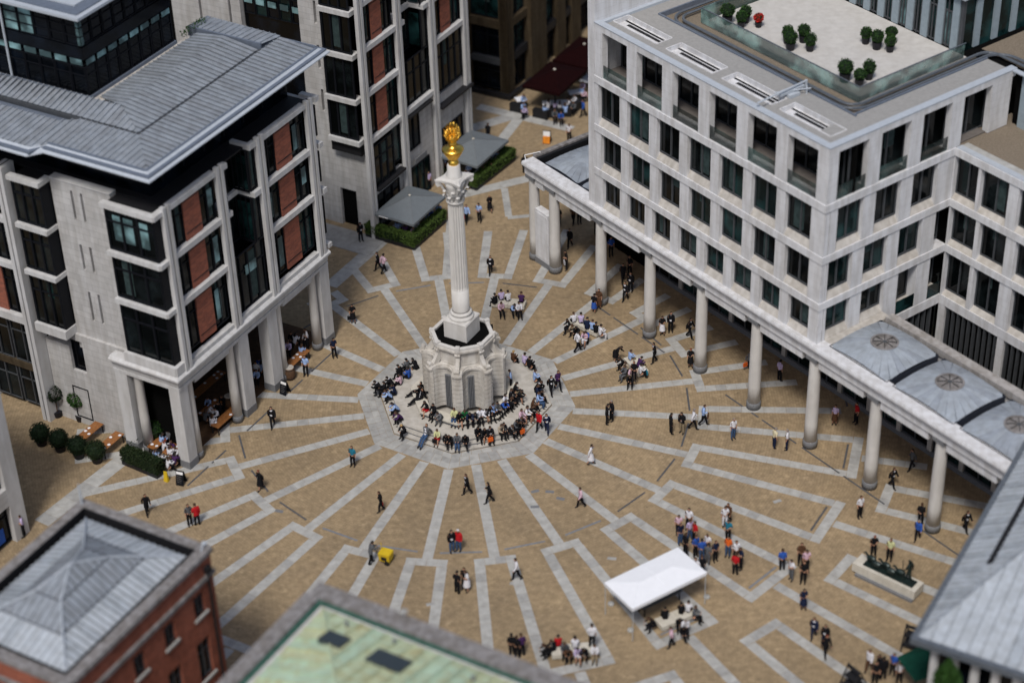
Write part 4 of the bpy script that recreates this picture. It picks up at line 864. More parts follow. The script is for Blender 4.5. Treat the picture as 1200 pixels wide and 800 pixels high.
# low storey: tall dark windows, black canopies
b1('stone_wall', 'lbs', .66, 5.3, .1, .4, 0, 4.4); b1('stone_wall', 'lbs', 6.0, 10.4, .1, .4, 0, 8.7); b1('stone_wall', 'lbs', 11.1, 15.64, .1, .4, 0, 8.0)
window(B1, .9, 3.9, -.15, 4.4, 8.3, 'glass', 'framed', 2, 1); b1('balcony', 'black', .8, 5.0, -.5, .1, 4.2, 4.4); window(B1, 4.0, 5.2, .1, 5.0, 8.6, 'glasst', 'framed', 0)
window(B1, 6.3, 8.2, .0, 5.0, 8.5, 'glassn', 'framed', 1); b1('canopy', 'black', 6.1, 9.8, -.5, .1, 8.45, 8.6); window(B1, 6.4, 9.3, -.12, .1, 3.4, 'glasst', 'framed', 2); b1('sign_board', 'granite', 6.8, 8.6, -.3, -.2, 3.7, 4.2)
window(B1, 11.3, 15.4, -.05, 8.3, 13.0, 'glass', 'framed', 3, 1); b1('balcony', 'black', 11.2, 16.4, -.55, .1, 6.9, 7.1); window(B1, 1.2, 4.6, .0, .1, 3.5, 'glassn', 'framed', 2); window(B1, 11.6, 15.2, .0, .1, 4.6, 'glassn', 'framed', 3); b1('brick_panel', 'brickp', 12.6, 14, .05, .1, 12.0, 13.0)
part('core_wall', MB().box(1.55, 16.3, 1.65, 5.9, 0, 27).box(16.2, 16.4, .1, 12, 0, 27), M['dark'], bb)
# left face
for zi in range(1, 4):
    z0, z1 = LB_[zi] + (.35 if zi else 0) - .75 * 0, LB_[zi + 1]
for zi, (z0, z1) in enumerate(((9.1, 12.5), (12.9, 16.6), (16.9, 20.3), (20.7, 24.4))):
    window(B2, -3.4, -.65, .0, z0, z1, 'glass', 'framed', 2, 0, .14); bpart('floor_beam', M['lbt'], bb, -.25, .8, .45, 3.5, z0 - .4, z0)
    bpart('oriel_side', M['framed'], bb, .05, .9, 3.4, 3.5, z0, z1); window(B1, .02, .0 + .3, -.02, z0, z1, 'glassn', 'framed', 0, 0, .04) if 0 else None
bpart('lead_apron', M['black'], bb, .15, .8, .6, 3.5, 7.6, 8.7)
wm = MB(); ys2 = [3.52, 4.35, 4.6, 6.1]; slits2 = [(10.6, 12.6), (14.5, 16.6), (18.5, 20.5)]
wm.box(.8, 1.5, 3.52, 4.35, 0, 27).box(.8, 1.5, 4.6, 6.1, 0, 27); e = 0
for a, b in slits2: wm.box(.8, 1.5, 4.35, 4.6, e, a); e = b; bpart('slit_window', M['glassn'], bb, 1.2, 1.25, 4.35, 4.6, a, b)
wm.box(.8, 1.5, 4.35, 4.6, e, 27); wm.box(.8, 1.5, .46, 1.9, 0, 8.7).box(.8, 1.5, 1.9, 3.52, 3.6, 8.7); part('stone_wall', wm, M['lbs'], bb)
bpart('door', M['dark'], bb, 1.1, 1.2, 1.9, 3.52, 0, 3.6)
part('curtain_wall', MB().box(1.7, 2.2, 6.1, 12.3, 0, 27), M['glassn'], bb)
for i in range(5): window(B2, -7.3 - i * 1.2, -6.2 - i * 1.2, 1.5, 17.6, 20.6, 'glasst' if i % 2 else 'glassn', 'framed', 0, 1, .06); t_ = bpart('clerestory_pane', M['glassb'], bb, 1.44, 1.48, 6.4 + i * 1.2, 7.2 + i * 1.2, 18.6, 19.1)
wm = MB(); e = 12.3
for a in (13.25, 16.35): wm.box(1.2, 1.9, e, a, 0, 27); wm.box(1.2, 1.9, a, a + .25, 0, 15.5).box(1.2, 1.9, a, a + .25, 19.5, 27); bpart('slit_window', M['glassn'], bb, 1.6, 1.65, a, a + .25, 15.5, 19.5); e = a + .25
wm.box(1.2, 1.9, e, 19.5, 0, 27); part('stone_wall', wm, M['lbs'], bb)
part('core_wall', MB().box(1.95, 2.3, 3, 30, 0, 27), M['dark'], bb)
part('paved_step', MB().box(-2.6, .2, -1.2, 6.0, 0, .05), M['slab2'], bb)

# ================================================================ BUFF STONE BUILDING (far end)
tb = thing('office_building', 'buff sandstone building with teal windows behind the dark red awnings', 'building', (4.15, 47.5, 0), R(59.31))
K1, k1 = FR(tb, 0, 0, 0); K2, k2 = FR(tb, -math.pi / 2, 0, 0)
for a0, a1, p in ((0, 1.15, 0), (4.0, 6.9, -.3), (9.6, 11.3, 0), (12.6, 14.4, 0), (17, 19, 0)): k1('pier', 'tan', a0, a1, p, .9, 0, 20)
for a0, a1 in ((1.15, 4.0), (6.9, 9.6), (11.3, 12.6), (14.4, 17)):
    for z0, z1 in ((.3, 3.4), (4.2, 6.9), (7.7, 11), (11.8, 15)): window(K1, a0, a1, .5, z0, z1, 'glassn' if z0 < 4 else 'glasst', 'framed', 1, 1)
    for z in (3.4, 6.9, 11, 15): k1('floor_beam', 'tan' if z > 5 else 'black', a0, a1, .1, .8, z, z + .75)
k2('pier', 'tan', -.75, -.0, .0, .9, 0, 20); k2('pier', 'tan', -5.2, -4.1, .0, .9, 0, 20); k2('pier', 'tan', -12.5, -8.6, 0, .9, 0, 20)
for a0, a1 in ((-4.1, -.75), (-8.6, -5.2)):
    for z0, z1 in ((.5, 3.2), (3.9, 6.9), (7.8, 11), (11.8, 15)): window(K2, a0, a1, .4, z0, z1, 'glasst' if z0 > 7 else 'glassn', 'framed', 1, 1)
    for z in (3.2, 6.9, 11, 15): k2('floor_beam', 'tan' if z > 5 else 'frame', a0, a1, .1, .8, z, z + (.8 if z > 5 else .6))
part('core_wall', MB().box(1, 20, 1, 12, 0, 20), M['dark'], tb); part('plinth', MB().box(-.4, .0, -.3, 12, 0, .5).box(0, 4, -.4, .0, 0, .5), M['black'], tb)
part('roof', MB().box(0, 20, 0, 12, 20, 20.3), M['deck'], tb)

# ================================================================ STONE BUILDING (left edge)
wb = thing('stone_building', 'pale stone building with dark shop windows cut off by the left edge', 'building', (-30.15, -13.44, 0), R(59.31))
W1, w1 = FR(wb, -math.pi, 0, 0)
# its faces: one along -x toward the camera (local), one facing the lane
part('corner_pier', MB().box(-1.3, 0, .0, 1.0, 0, 14), M['lbt'], wb); part('stone_wall', MB().box(-9, -3.9, 0, .9, 0, 14).box(-3.9, -1.3, .0, .9, 3.2, 4.6).box(-3.9, -1.3, 0, .9, 7.4, 14), M['lbs'], wb)
X1, x1_ = FR(wb, 0, 0, 0); window(X1, -3.9, -1.3, .4, .2, 3.2, 'glassb' if 0 else 'glass', 'framed', 1, 1); window(X1, -3.9, -1.3, .4, 4.6, 7.4, 'glasst', 'framed', 1, 0)
part('shop_poster', MB().box(-3.2, -2.0, .3, .38, .5, 1.6), M['f_bl'], wb); part('stone_wall', MB().box(-1.0, -.2, 1.0, 14, 0, 14), M['lbs'], wb); part('roof', MB().box(-9, 0, 0, 14, 14, 14.3), M['deck'], wb); part('core_wall', MB().box(-9, -1.0, .95, 13, 0, 13.9), M['dark'], wb)

# ================================================================ RED BRICK BUILDING (bottom left)
kb = thing('brick_building', 'red brick building with a hipped grey lead roof at the lower left', 'building', (-14.2, -32.3, 0), R(59.31))
# local: x toward the square (away), corner nearest the column side at origin; building spans x -13..0, y 0..9.3
H = 13.95; LX, LY = -12.5, 9.3
wn = [(x, 10.75, .95, 1.55) for x in (-1.5, -4.25, -7.0, -9.75)] + [(x, 6.7, 1.2, 2.9) for x in (-1.7, -4.4, -7.1, -9.8)]
mb = MB(); xs_ = sorted({LX, 0} | {a for w in wn for a in (w[0] - w[2] / 2, w[0] + w[2] / 2)})
for a, b in zip(xs_, xs_[1:]):
    m_ = (a + b) / 2; hs = sorted((w[1] - w[3] / 2, w[1] + w[3] / 2) for w in wn if abs(m_ - w[0]) < w[2] / 2); e = 0
    for z0, z1 in hs: mb.box(a, b, 0, .4, e, z0); e = z1
    mb.box(a, b, 0, .4, e, H - .3)
mb.box(LX, LX + .4, .4, LY, 0, H - .3).box(-.4, 0, .4, LY, 0, H - .3); part('brick_wall', mb, M['brick'], kb)
J1, j1 = FR(kb, 0, 0, 0)
for x, z, w, h in wn: window(J1, x - w / 2, x + w / 2, .18, z - h / 2, z + h / 2, 'glassn', 'frame', 1, 1, .08); j1('window_sill', 'slab', x - w / 2 - .15, x + w / 2 + .15, -.12, .2, z - h / 2 - .16, z - h / 2)
j1('string_course', 'coping', LX - .1, .1, -.16, .0, 12.1, 12.38); part('string_course', MB().box(LX - .16, LX, 0, LY, 12.1, 12.38), M['coping'], kb)
part('gutter_pipe', MB().tube((-.55, -.12, 0), (-.55, -.12, 12.9), .08, 8).box(-.75, -.35, -.3, 0, 12.6, 13.0), M['black'], kb)
part('coping', MB().box(LX - .15, .15, -.15, .55, H - .3, H).box(LX - .15, .15, LY - .5, LY + .15, H - .3, H).box(LX - .15, LX + .5, .55, LY - .5, H - .3, H).box(-.5, .15, .55, LY - .5, H - .3, H), M['coping'], kb)
part('roof_gutter', MB().box(LX + .5, -.5, .55, LY - .5, H - .9, H - .75).box(LX + .5, -.5, .55, .60, H - .75, H - .02).box(LX + .5, -.5, LY - .55, LY - .5, H - .75, H - .02).box(LX + .5, LX + .55, .6, LY - .55, H - .75, H - .02).box(-.55, -.5, .6, LY - .55, H - .75, H - .02), M['black'], kb)
zb = H - .35; zm = zb + .55; zt = zb + 1.6
x0, x1r, y0, y1r = LX + .95, -.95, 1.0, LY - .95; xm0, xm1, ym0, ym1 = x0 + 1.7, x1r - 1.7, y0 + 1.55, y1r - 1.55
def kseam(pl, sd, m='lead2'): seam_roof(kb, pl, sd, .45, [M[m], M[m], M['lead2b' if m == 'lead2' else 'leadb']], .06, .1, 'roof_panel', .06)
kseam([(x0, y0, zb), (x1r, y0, zb), (xm1, ym0, zm), (xm0, ym0, zm)], (0, 1, .3)); kseam([(x0, y1r, zb), (x0, y0, zb), (xm0, ym0, zm), (xm0, ym1, zm)], (1, 0, .3)); kseam([(x1r, y0, zb), (x1r, y1r, zb), (xm1, ym1, zm), (xm1, ym0, zm)], (1, 0, .3)); kseam([(x1r, y1r, zb), (x0, y1r, zb), (xm0, ym1, zm), (xm1, ym1, zm)], (0, 1, .3))
xa, xb, ya, yb = xm0 + 1.5, xm1 - 1.5, ym0 + 1.2, ym1 - 1.2; zu = zm + .75; ap = ((xa + xb) / 2, (ya + yb) / 2, zu + .75)
kseam([(xm0, ym0, zm), (xm1, ym0, zm), (xb, ya, zu), (xa, ya, zu)], (0, 1, .4), 'lead'); kseam([(xm0, ym1, zm), (xm0, ym0, zm), (xa, ya, zu), (xa, yb, zu)], (1, 0, .4), 'lead'); kseam([(xm1, ym0, zm), (xm1, ym1, zm), (xb, yb, zu), (xb, ya, zu)], (1, 0, .4), 'lead'); kseam([(xm1, ym1, zm), (xm0, ym1, zm), (xa, yb, zu), (xb, yb, zu)], (0, 1, .4), 'lead')
for a, b in (((xa, ya, zu), (xb, ya, zu)), ((xa, yb, zu), (xa, ya, zu)), ((xb, ya, zu), (xb, yb, zu)), ((xb, yb, zu), (xa, yb, zu))): kseam([a, b, ap], (0, 1, .4) if a[1] == b[1] else (1, 0, .4), 'lead')
for a, b in (((x0, y0, zb), (xa, ya, zu)), ((x1r, y0, zb), (xb, ya, zu)), ((x1r, y1r, zb), (xb, yb, zu)), ((x0, y1r, zb), (xa, yb, zu)), ((xa, ya, zu), ap), ((xb, yb, zu), ap), ((xa, yb, zu), ap), ((xb, ya, zu), ap)): part('hip_roll', MB().tube((a[0], a[1], a[2] + .06), (b[0], b[1], b[2] + .06), .055, 6), M['zinc'], kb)
part('flag_pole', MB().tube((-.3, LY - .2, H), (-.3, LY - .2, H + 1.5), .06, 8, .04), M['zinc'], kb)
part('lamp_bracket', MB().tube((-.5, .2, H), (-.1, .3, H + .25), .04, 6).lathe([(.14, H + .2), (.16, H + .26), (.05, H + .3)], 12, .0, .3), M['zinc'], kb)

for za, xx0, xx1, yy0, yy1 in ((zm + .03, xm0, xm1, ym0, ym1), (zu + .03, xa, xb, ya, yb)):
    for p_, q_ in (((xx0, yy0), (xx1, yy0)), ((xx1, yy0), (xx1, yy1)), ((xx0, yy1), (xx0, yy0))): part('drip_joint', MB().tube((*p_, za), (*q_, za), .05, 5), M['zincd2'], kb)
part('roof_underlay', MB().add([(x0, y0, zb - .04), (x1r, y0, zb - .04), (x1r, y1r, zb - .04), (x0, y1r, zb - .04), (xm0, ym0, zm - .04), (xm1, ym0, zm - .04), (xm1, ym1, zm - .04), (xm0, ym1, zm - .04), (xa, ya, zu - .05), (xb, ya, zu - .05), (xb, yb, zu - .05), (xa, yb, zu - .05)], [(0, 1, 5, 4), (1, 2, 6, 5), (2, 3, 7, 6), (3, 0, 4, 7), (4, 5, 9, 8), (5, 6, 10, 9), (6, 7, 11, 10), (7, 4, 8, 11), (8, 9, 10, 11)]), M['rail'], kb)
# ================================================================ GREEN COPPER ROOF BUILDING (bottom centre)
gb = thing('copper_roof_building', 'low building with weathered green copper roof and two dark skylights at the bottom', 'building', (-7.6, -36.9, 0), R(-31.3))
# local x to the right along the front coping, y negative toward the camera
H = 15.0
part('stone_wall', MB().box(0, 24, -16, 0, 0, H - .35), M['lbs'], gb)
for i in range(12): part('coping_stone', MB().box(i * 2 + .01, i * 2 + 1.99, -.85, .2, H - .35, H + .01 * (i % 2)), M['coping'], gb)
for i in range(8): part('coping_stone', MB().box(-.2, .72, -.86 - i * 2 - 1.98, -.86 - i * 2, H - .35, H + .01 * (i % 2)), M['coping'], gb)
part('copper_gutter', MB().box(.72, 24, -1.06, -.86, H - .5, H - .22).box(.73, .95, -16, -1.06, H - .5, H - .22), M['copperd'], gb); part('gutter_bed', MB().box(.7, 24, -16, -.8, H - .9, H - .45), M['copperd'], gb)
zb = H - .35; ap = 3.4
seam_roof(gb, [(1.2, -1.25, zb), (24, -1.25, zb), (24, -8.5, zb + 1.9), (1.2 + 6.2, -8.5, zb + 1.9)], (0, 1, -.3), .85, [M['copper'], M['copper2'], M['copper3']], .09, .10, 'roof_panel', .10)
seam_roof(gb, [(1.2, -16, zb), (1.2, -1.25, zb), (7.4, -8.5, zb + 1.9), (7.4, -16, zb + 1.9)], (1, 0, .3), .85, [M['copper'], M['copper2'], M['copper3']], .09, .10, 'roof_panel', .10)
part('roof_underlay', MB().add([(1.2, -1.25, zb - .03), (24, -1.25, zb - .03), (24, -8.5, zb + 1.87), (7.4, -8.5, zb + 1.87), (7.4, -16, zb + 1.87), (1.2, -16, zb - .03)], [(0, 1, 2, 3), (0, 3, 4, 5)]), M['woodd'], gb); part('hip_roll', MB().tube((1.2, -1.25, zb + .06), (7.4, -8.5, zb + 1.96), .07, 6), M['copper'], gb)
def onroof(x, y): return zb + (-1.25 - y) * 1.9 / 7.25
for x0_, x1_s, y0_, y1_s in ((2.9, 4.3, -4.1, -3.0), (6.0, 8.1, -4.2, -2.9)):
    mb = MB(); mb.add([(x0_, y0_, onroof(0, y0_) + .2), (x1_s, y0_, onroof(0, y0_) + .2), (x1_s, y1_s, onroof(0, y1_s) + .2), (x0_, y1_s, onroof(0, y1_s) + .2), (x0_, y0_, zb), (x1_s, y0_, zb), (x1_s, y1_s, zb), (x0_, y1_s, zb)], [(0, 1, 2, 3), (4, 5, 1, 0), (5, 6, 2, 1), (6, 7, 3, 2), (7, 4, 0, 3)]); part('skylight', mb, M['skylight'], gb)
for x, y in ((3.3, -2.0), (6.3, -1.9), (11.5, -2.4)): part('vent_pipe', MB().lathe([(.07, onroof(0, y)), (.07, onroof(0, y) + .35), (.12, onroof(0, y) + .36), (.03, onroof(0, y) + .46)], 10, x, y), M['granite'], gb)
part('lightning_lamp', MB().tube((5.6, .1, H - .1), (5.6, .1, H + .25), .04, 6).lathe([(.2, H + .22), (.26, H + .3), (.05, H + .42)], 12, 5.6, .1), M['slab2'], gb)

# ================================================================ LEAD ROOFED BUILDING (bottom right)
rr_ = thing('lead_roof_building', 'building with a broad pale lead roof and dark roof slot at the lower right corner', 'building', (25.6, -37.6, 0), R(59.31))
# local x away from camera along the eave, y negative to the right
H = 10.0
zf = lambda y: H - .55 * y - .1
seam_roof(rr_, [(.25, -.25, zf(-.25)), (30, -.25, zf(-.25)), (30, -1.85, zf(-1.85)), (3.9, -1.85, zf(-1.85))], (0, 1, -.55), .5, [M['lead2'], M['lead2'], M['lead2b']], .07, .10)
seam_roof(rr_, [(4.8, -2.25, zf(-2.25)), (30, -2.25, zf(-2.25)), (30, -7.4, zf(-7.4)), (16.5, -7.4, zf(-7.4))], (0, 1, -.55), .5, [M['lead2'], M['lead2'], M['lead2b']], .07, .10)
seam_roof(rr_, [(3.9, -1.86, zf(-1.86)), (6.9, -1.86, zf(-1.86)), (6.9, -2.24, zf(-2.24)), (4.8, -2.24, zf(-2.24))], (0, 1, -.55), .5, [M['lead2'], M['lead2'], M['lead2b']], .07, .10)
part('roof_slot', MB().box(6.95, 30, -2.24, -1.86, H + .2, H + .95), M['black'], rr_)
seam_roof(rr_, [(.25, -16, H + .03), (.25, -.25, H + .03), (16.5, -7.4, zf(-7.4)), (16.5, -16, zf(-7.4))], (1, 0, .24), .72, [M['lead2'], M['lead2'], M['lead2b']], .07, .10)
part('hip_roll', MB().tube((.25, -.25, H + .08), (16.5, -7.4, zf(-7.4) + .06), .08, 6), M['lead'], rr_); part('roof_underlay', MB().box(.5, 30, -16, -.5, H - .35, H - .02), M['rail'], rr_)
part('eaves_gutter', MB().box(0, 30, -.22, .1, H - .35, H + .06).box(-.1, .25, -16, .1, H - .351, H + .059), M['rail'], rr_)
part('stone_wall', MB().box(.9, 30, -16, -.9, 0, H - .36), M['lbt'], rr_)
for i in range(10): part('wall_pilaster', MB().box(.7, .9, -1.3 - i * 1.2, -.95 - i * 1.2, 0, H - .4), M['lbt'], rr_); part('window', MB().box(.85, .89, -2.05 - i * 1.2, -1.4 - i * 1.2, 1, H - 1), M['glassn'], rr_)
# ================================================================ FURNITURE
def parasol(loc, rz, w, d, z, label):
    t = thing('parasol', label, 'parasol', loc, rz, 'parasols beside the hedges'); zt = z + .9
    a = [(-w / 2, -d / 2), (w / 2, -d / 2), (w / 2, d / 2), (-w / 2, d / 2)]
    for i in range(4):
        p, q = a[i], a[(i + 1) % 4]; m_ = ((p[0] + q[0]) / 2, (p[1] + q[1]) / 2); mb = MB()
        mb.add([(*p, z), (*m_, z + .06), (0, 0, zt), (p[0] * .5, p[1] * .5, z + .42), (m_[0] * .5, m_[1] * .5, z + .46)], [(0, 1, 4, 3), (3, 4, 2)]); mb.add([(*m_, z + .06), (*q, z), (0, 0, zt), (m_[0] * .5, m_[1] * .5, z + .46), (q[0] * .5, q[1] * .5, z + .42)], [(0, 1, 4, 3), (3, 4, 2)])
        mb.add([(*p, z), (*m_, z + .06), (*q, z), (*q, z - .22), (*m_, z - .16), (*p, z - .22)], [(0, 1, 4, 5), (1, 2, 3, 4)])
        cp = part('canopy_panel', mb, M['parasol'], t); mb = MB().tube((*p, z + .01), (0, 0, zt + .01), .018, 4); part('seam', mb, M['granite'], cp)
    part('pole', MB().tube((0, 0, 0), (0, 0, zt + .05), .05, 8), M['black'], t); part('finial', MB().lathe([(.10, zt), (.12, zt + .06), (.03, zt + .12)], 10), M['bench'], t); part('base', MB().box(-.5, .5, -.5, .5, 0, .12), M['black'], t)
    return t
p1 = parasol((-4.53, 24.7, 0), R(58.8), 5.2, 3.85, 2.4, 'nearer grey square parasol, by the hedge left of the column')
part('valance_print', MB().box(-2.62, -2.60, .6, 1.5, 2.24, 2.34), M['white'], p1)
parasol((.83, 34.05, 0), R(58.0), 5.3, 4.0, 2.4, 'farther grey square parasol, behind the gilded urn')
def hedge(name, label, loc, rz, boxes, leaf, n, box=None, sz=.075, group=None, cat='hedge'):
    t = thing(name, label, cat, loc, rz, group)
    core = MB(); 
    for b in boxes: core.box(b[0] + .07, b[1] - .07, b[2] + .07, b[3] - .07, b[4], b[5] - .08)
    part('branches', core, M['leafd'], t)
    for i, b in enumerate(boxes):
        foliage('foliage', t, M[leaf], int(n * ((b[1] - b[0]) + (b[3] - b[2]))), boxvol(*b), sz, i + 5)
        if box: part('planter', MB().box(b[0] + .02, b[1] - .02, b[2] + .02, b[3] - .02, 0, b[4]), M['pot'], t)
    return t
# hedges: L shapes in black boxes
hedge('hedge', 'green L shaped hedge wrapping the nearer grey parasol', (-4.23, 21.21, 0), R(59), [(0, 5.1, 0, .75, .35, 1.25), (0, .75, .76, 4.9, .35, 1.24)], 'leaf', 620, True)
hedge('hedge', 'green hedge in front of the farther grey parasol', (1.01, 30.65, 0), R(55.5), [(0, 6.2, 0, .75, .35, 1.25), (5.4, 6.2, .76, 2.5, .35, 1.24)], 'leaf', 620, True)
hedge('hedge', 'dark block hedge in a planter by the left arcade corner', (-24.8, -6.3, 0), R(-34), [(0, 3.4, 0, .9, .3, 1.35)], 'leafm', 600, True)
for i, (x, y, lab) in enumerate(((-31.0, -3.6, 'dark clipped ball shrub farthest left of the four by the lane tables'), (-29.5, -4.4, 'dark clipped ball shrub second from left by the lane tables'), (-28.0, -5.3, 'dark clipped ball shrub third from left by the lane tables'), (-26.6, -5.9, 'dark green boxy shrub rightmost of the four by the lane tables'))):
    t = thing('clipped_shrub', lab, 'shrub', (x, y, 0), 0, 'clipped shrubs along the lane tables'); part('pot', MB().lathe([(.35, 0), (.45, .5), (.4, .5)], 14), M['pot'], t)
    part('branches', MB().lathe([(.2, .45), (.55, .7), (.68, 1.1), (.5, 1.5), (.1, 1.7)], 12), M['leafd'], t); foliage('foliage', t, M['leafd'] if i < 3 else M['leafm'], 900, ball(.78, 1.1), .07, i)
def palm(x, y, lab, h, leaf='leafg', n=900):
    t = thing('potted_tree', lab, 'potted tree', (x, y, 0)); part('pot', MB().lathe([(.3, 0), (.38, .5), (.33, .5)], 12), M['pot'], t); tr = MB().tube((0, 0, .4), (.05, 0, h * .6), .06, 6, .03)
    for k in range(5): tr.tube((.03, 0, h * .4), (.45 * math.cos(k * 1.3), .45 * math.sin(k * 1.3), h * .85), .025, 4, .01)
    part('trunk', tr, M['woodd'], t); foliage('foliage', t, M[leaf], n, ball(.75, h * .78, .9), .09, int(h * 10)); return t
palm(-28.6, -.8, 'leafy potted tree beside the lane wall, left of the pair', 2.6); palm(-30.4, -.2, 'leafy potted tree nearest the dark lane wall', 2.8, 'leafd')
def topiary(x, y, z, parent_label, s=1.0, red=False, group='potted topiary on the roof terrace', sd=0):
    t = thing('topiary', parent_label, 'potted shrub', (x, y, z), 0, group); part('pot', MB().lathe([(.28 * s, 0), (.36 * s, .55 * s), (.30 * s, .56 * s)], 14), M['pot'], t)
    part('branches', MB().lathe([(.05, .55 * s), (.36 * s, .7 * s), (.46 * s, 1.0 * s), (.34 * s, 1.28 * s), (.05, 1.4 * s)], 12), M['leafd'], t); foliage('foliage', t, M['redf' if red else 'leafg'], 420, ball(.52 * s, 1.0 * s, .82 + (sd * 37 % 10) * .04), .065, sd); return t
topiary(-22.6, -4.0, 0, 'round clipped shrub in a black pot under the left arcade', 1.3, group='potted shrub at the arcade', sd=44)
_ca, _sa = math.cos(RBA), math.sin(RBA)
def RW(x, y): return RBQ[0] + x * _ca - y * _sa, RBQ[1] + x * _sa + y * _ca
TP = [(-18.6, 7.75, 1.1, 0, 'large topiary ball, leftmost on the roof terrace'), (-17.5, 8.1, .85, 0, 'small topiary ball in front of the leftmost terrace trio'), (-17.9, 8.9, .9, 0, 'topiary ball behind the leftmost terrace trio'), (-16.75, 9.1, .75, 1, 'pot of red flowers right of the leftmost terrace topiary'),
 (-13.5, 8.9, .9, 0, 'left topiary ball of the second terrace cluster'), (-12.6, 8.35, 1.0, 0, 'front topiary ball of the second terrace cluster'), (-12.9, 9.9, .95, 0, 'rear topiary ball of the second terrace cluster'), (-11.6, 9.3, .9, 0, 'right topiary ball of the second terrace cluster'),
 (-9.9, 13.1, .85, 0, 'left topiary ball of the cluster near the penthouse'), (-8.8, 13.1, 1.0, 0, 'middle topiary ball of the cluster near the penthouse'), (-8.8, 14.5, .9, 0, 'rear topiary ball of the cluster near the penthouse'), (-7.9, 13.5, .85, 0, 'right topiary ball of the cluster near the penthouse'),
 (-6.7, 7.9, 1.15, 0, 'large topiary ball nearest the terrace corner'), (-5.6, 8.2, .9, 0, 'front small topiary ball near the terrace corner'), (-5.9, 9.4, .95, 0, 'rear small topiary ball near the terrace corner'), (-6.1, 8.6, .45, 1, 'tiny red flowers beside the large corner topiary')]
for i, (x, y, s, rd, lab) in enumerate(TP): X, Y = RW(x, y); topiary(X, Y, 24.12, lab, s, rd, sd=i)
# benches
def bench(x, y, L, rz, lab, w=.95):
    t = thing('stone_bench', lab, 'bench', (x, y, 0), R(rz), 'stone benches on the square'); n = max(2, round(L / 1.2))
    for i in range(n): part('seat_stone', MB().box(-L / 2 + L * i / n + .01, -L / 2 + L * (i + 1) / n - .01, -w / 2, w / 2, .12, .45), M['bench'], t)
    part('plinth', MB().box(-L / 2 + .1, L / 2 - .1, -w / 2 + .1, w / 2 - .1, 0, .12), M['granite'], t)
bench(3.46, 12.45, 2.7, -14, 'pale stone bench behind the column, in front of the end columns'); bench(9.45, 8.85, 2.9, -43, 'pale stone bench crowded with sitters near the second column'); bench(12.95, 3.3, 2.3, -66, 'pale stone bench left of the fourth column')
bench(6.85, -27.4, 2.9, 4, 'pale stone bench at the bottom, right of the copper roof'); bench(13.6, -24.7, 2.8, 28, 'pale stone bench in front of the white tent')
# tent
t = thing('canopy_tent', 'white canopy tent on thin poles over the lower right paving', 'tent', (12.3, -23.55, 0), R(32.6)); w, d, z = 5.95, 3.05, 2.75
mb = MB(); ap = [(-1.3, 0, z + .22), (1.3, 0, z + .22)]; c4 = [(-w / 2, -d / 2, z), (w / 2, -d / 2, z), (w / 2, d / 2, z), (-w / 2, d / 2, z)]
for nm, f in (('front', [c4[0], c4[1], ap[1], ap[0]]), ('back', [c4[2], c4[3], ap[0], ap[1]]), ('a', [c4[3], c4[0], ap[0]]), ('b', [c4[1], c4[2], ap[1]])): part('canvas_panel', MB().add(f, [tuple(range(len(f)))]), M['tent'], t)
for i in range(4): p, q = c4[i], c4[(i + 1) % 4]; part('valance', MB().add([p, q, (q[0], q[1], z - .25), (p[0], p[1], z - .25)], [(0, 1, 2, 3)]), M['tent'], t)
for p, q in ((c4[0], ap[0]), (c4[3], ap[0]), (c4[1], ap[1]), (c4[2], ap[1]), (ap[0], ap[1]), (((c4[0][0] + c4[1][0]) / 2, c4[0][1], z), (0, 0, z + .22)), (((c4[2][0] + c4[3][0]) / 2, c4[2][1], z), (0, 0, z + .22))): part('canvas_seam', MB().tube(p, q, .012, 5), M['tent'], t)
for p in c4: part('pole', MB().tube((p[0] * .98, p[1] * .97, 0), (p[0] * .98, p[1] * .97, z), .025, 6), M['zinc'], t)
for x, y, lab in ((9.47, -22.95, 'small white weight on the paving left of the tent'), (10.57, -25.5, 'small white weight on the paving below the tent'), (15.75, -22.6, 'small white weight on the paving right of the tent')):
    tag(part('ground_weight', MB().lathe([(.2, 0), (.22, .12), (.1, .2)], 12), M['slab'], None, (x, y, 0)), lab, 'weight', 'round weights around the tent')
# tables inside the tent
t = thing('trestle_table', 'dark trestle table under the white tent', 'table', (12.6, -23.2, 0), R(32)); part('table_top', MB().box(-1.6, 1.6, -.4, .4, .72, .76), M['frame'], t)
for sx in (-1.4, 1.4):
    for sy in (-.3, .3): part('leg', MB().box(sx - .03, sx + .03, sy - .03, sy + .03, 0, .72), M['black'], t)
# street cleaner's cart
t = thing('cleaning_cart', 'yellow street cleaning cart pushed by the worker in grey', 'cart', (-5.35, -17.95, 0), R(-25)); t.scale = (.82, .82, .82)
part('bin_body', MB().prism([(-.45, -.35), (.45, -.35), (.45, .35), (-.45, .35)], .28, 1.0, [(-.52, -.42), (.52, -.42), (.52, .42), (-.52, .42)]), M['yellow'], t); part('lid', MB().box(-.5, .5, -.44, .44, 1.0, 1.1), M['yellow'], t); part('label_panel', MB().box(-.25, .25, -.41, -.40, .45, .8), M['black'], t)
for sy in (-.42, .42): part('wheel', MB().tube((.25, sy - .04, .22), (.25, sy + .04, .22), .22, 14), M['black'], t)
part('broom_handle', MB().tube((-.4, .2, .6), (-.5, .2, 1.75), .03, 6), M['yellow'], t); part('push_handle', MB().tube((-.75, -.3, 1.0), (-.75, .3, 1.0), .025, 6).tube((-.75, -.3, 1.0), (-.45, -.3, .9), .025, 6).tube((-.75, .3, 1.0), (-.45, .3, .9), .025, 6), M['black'], t)
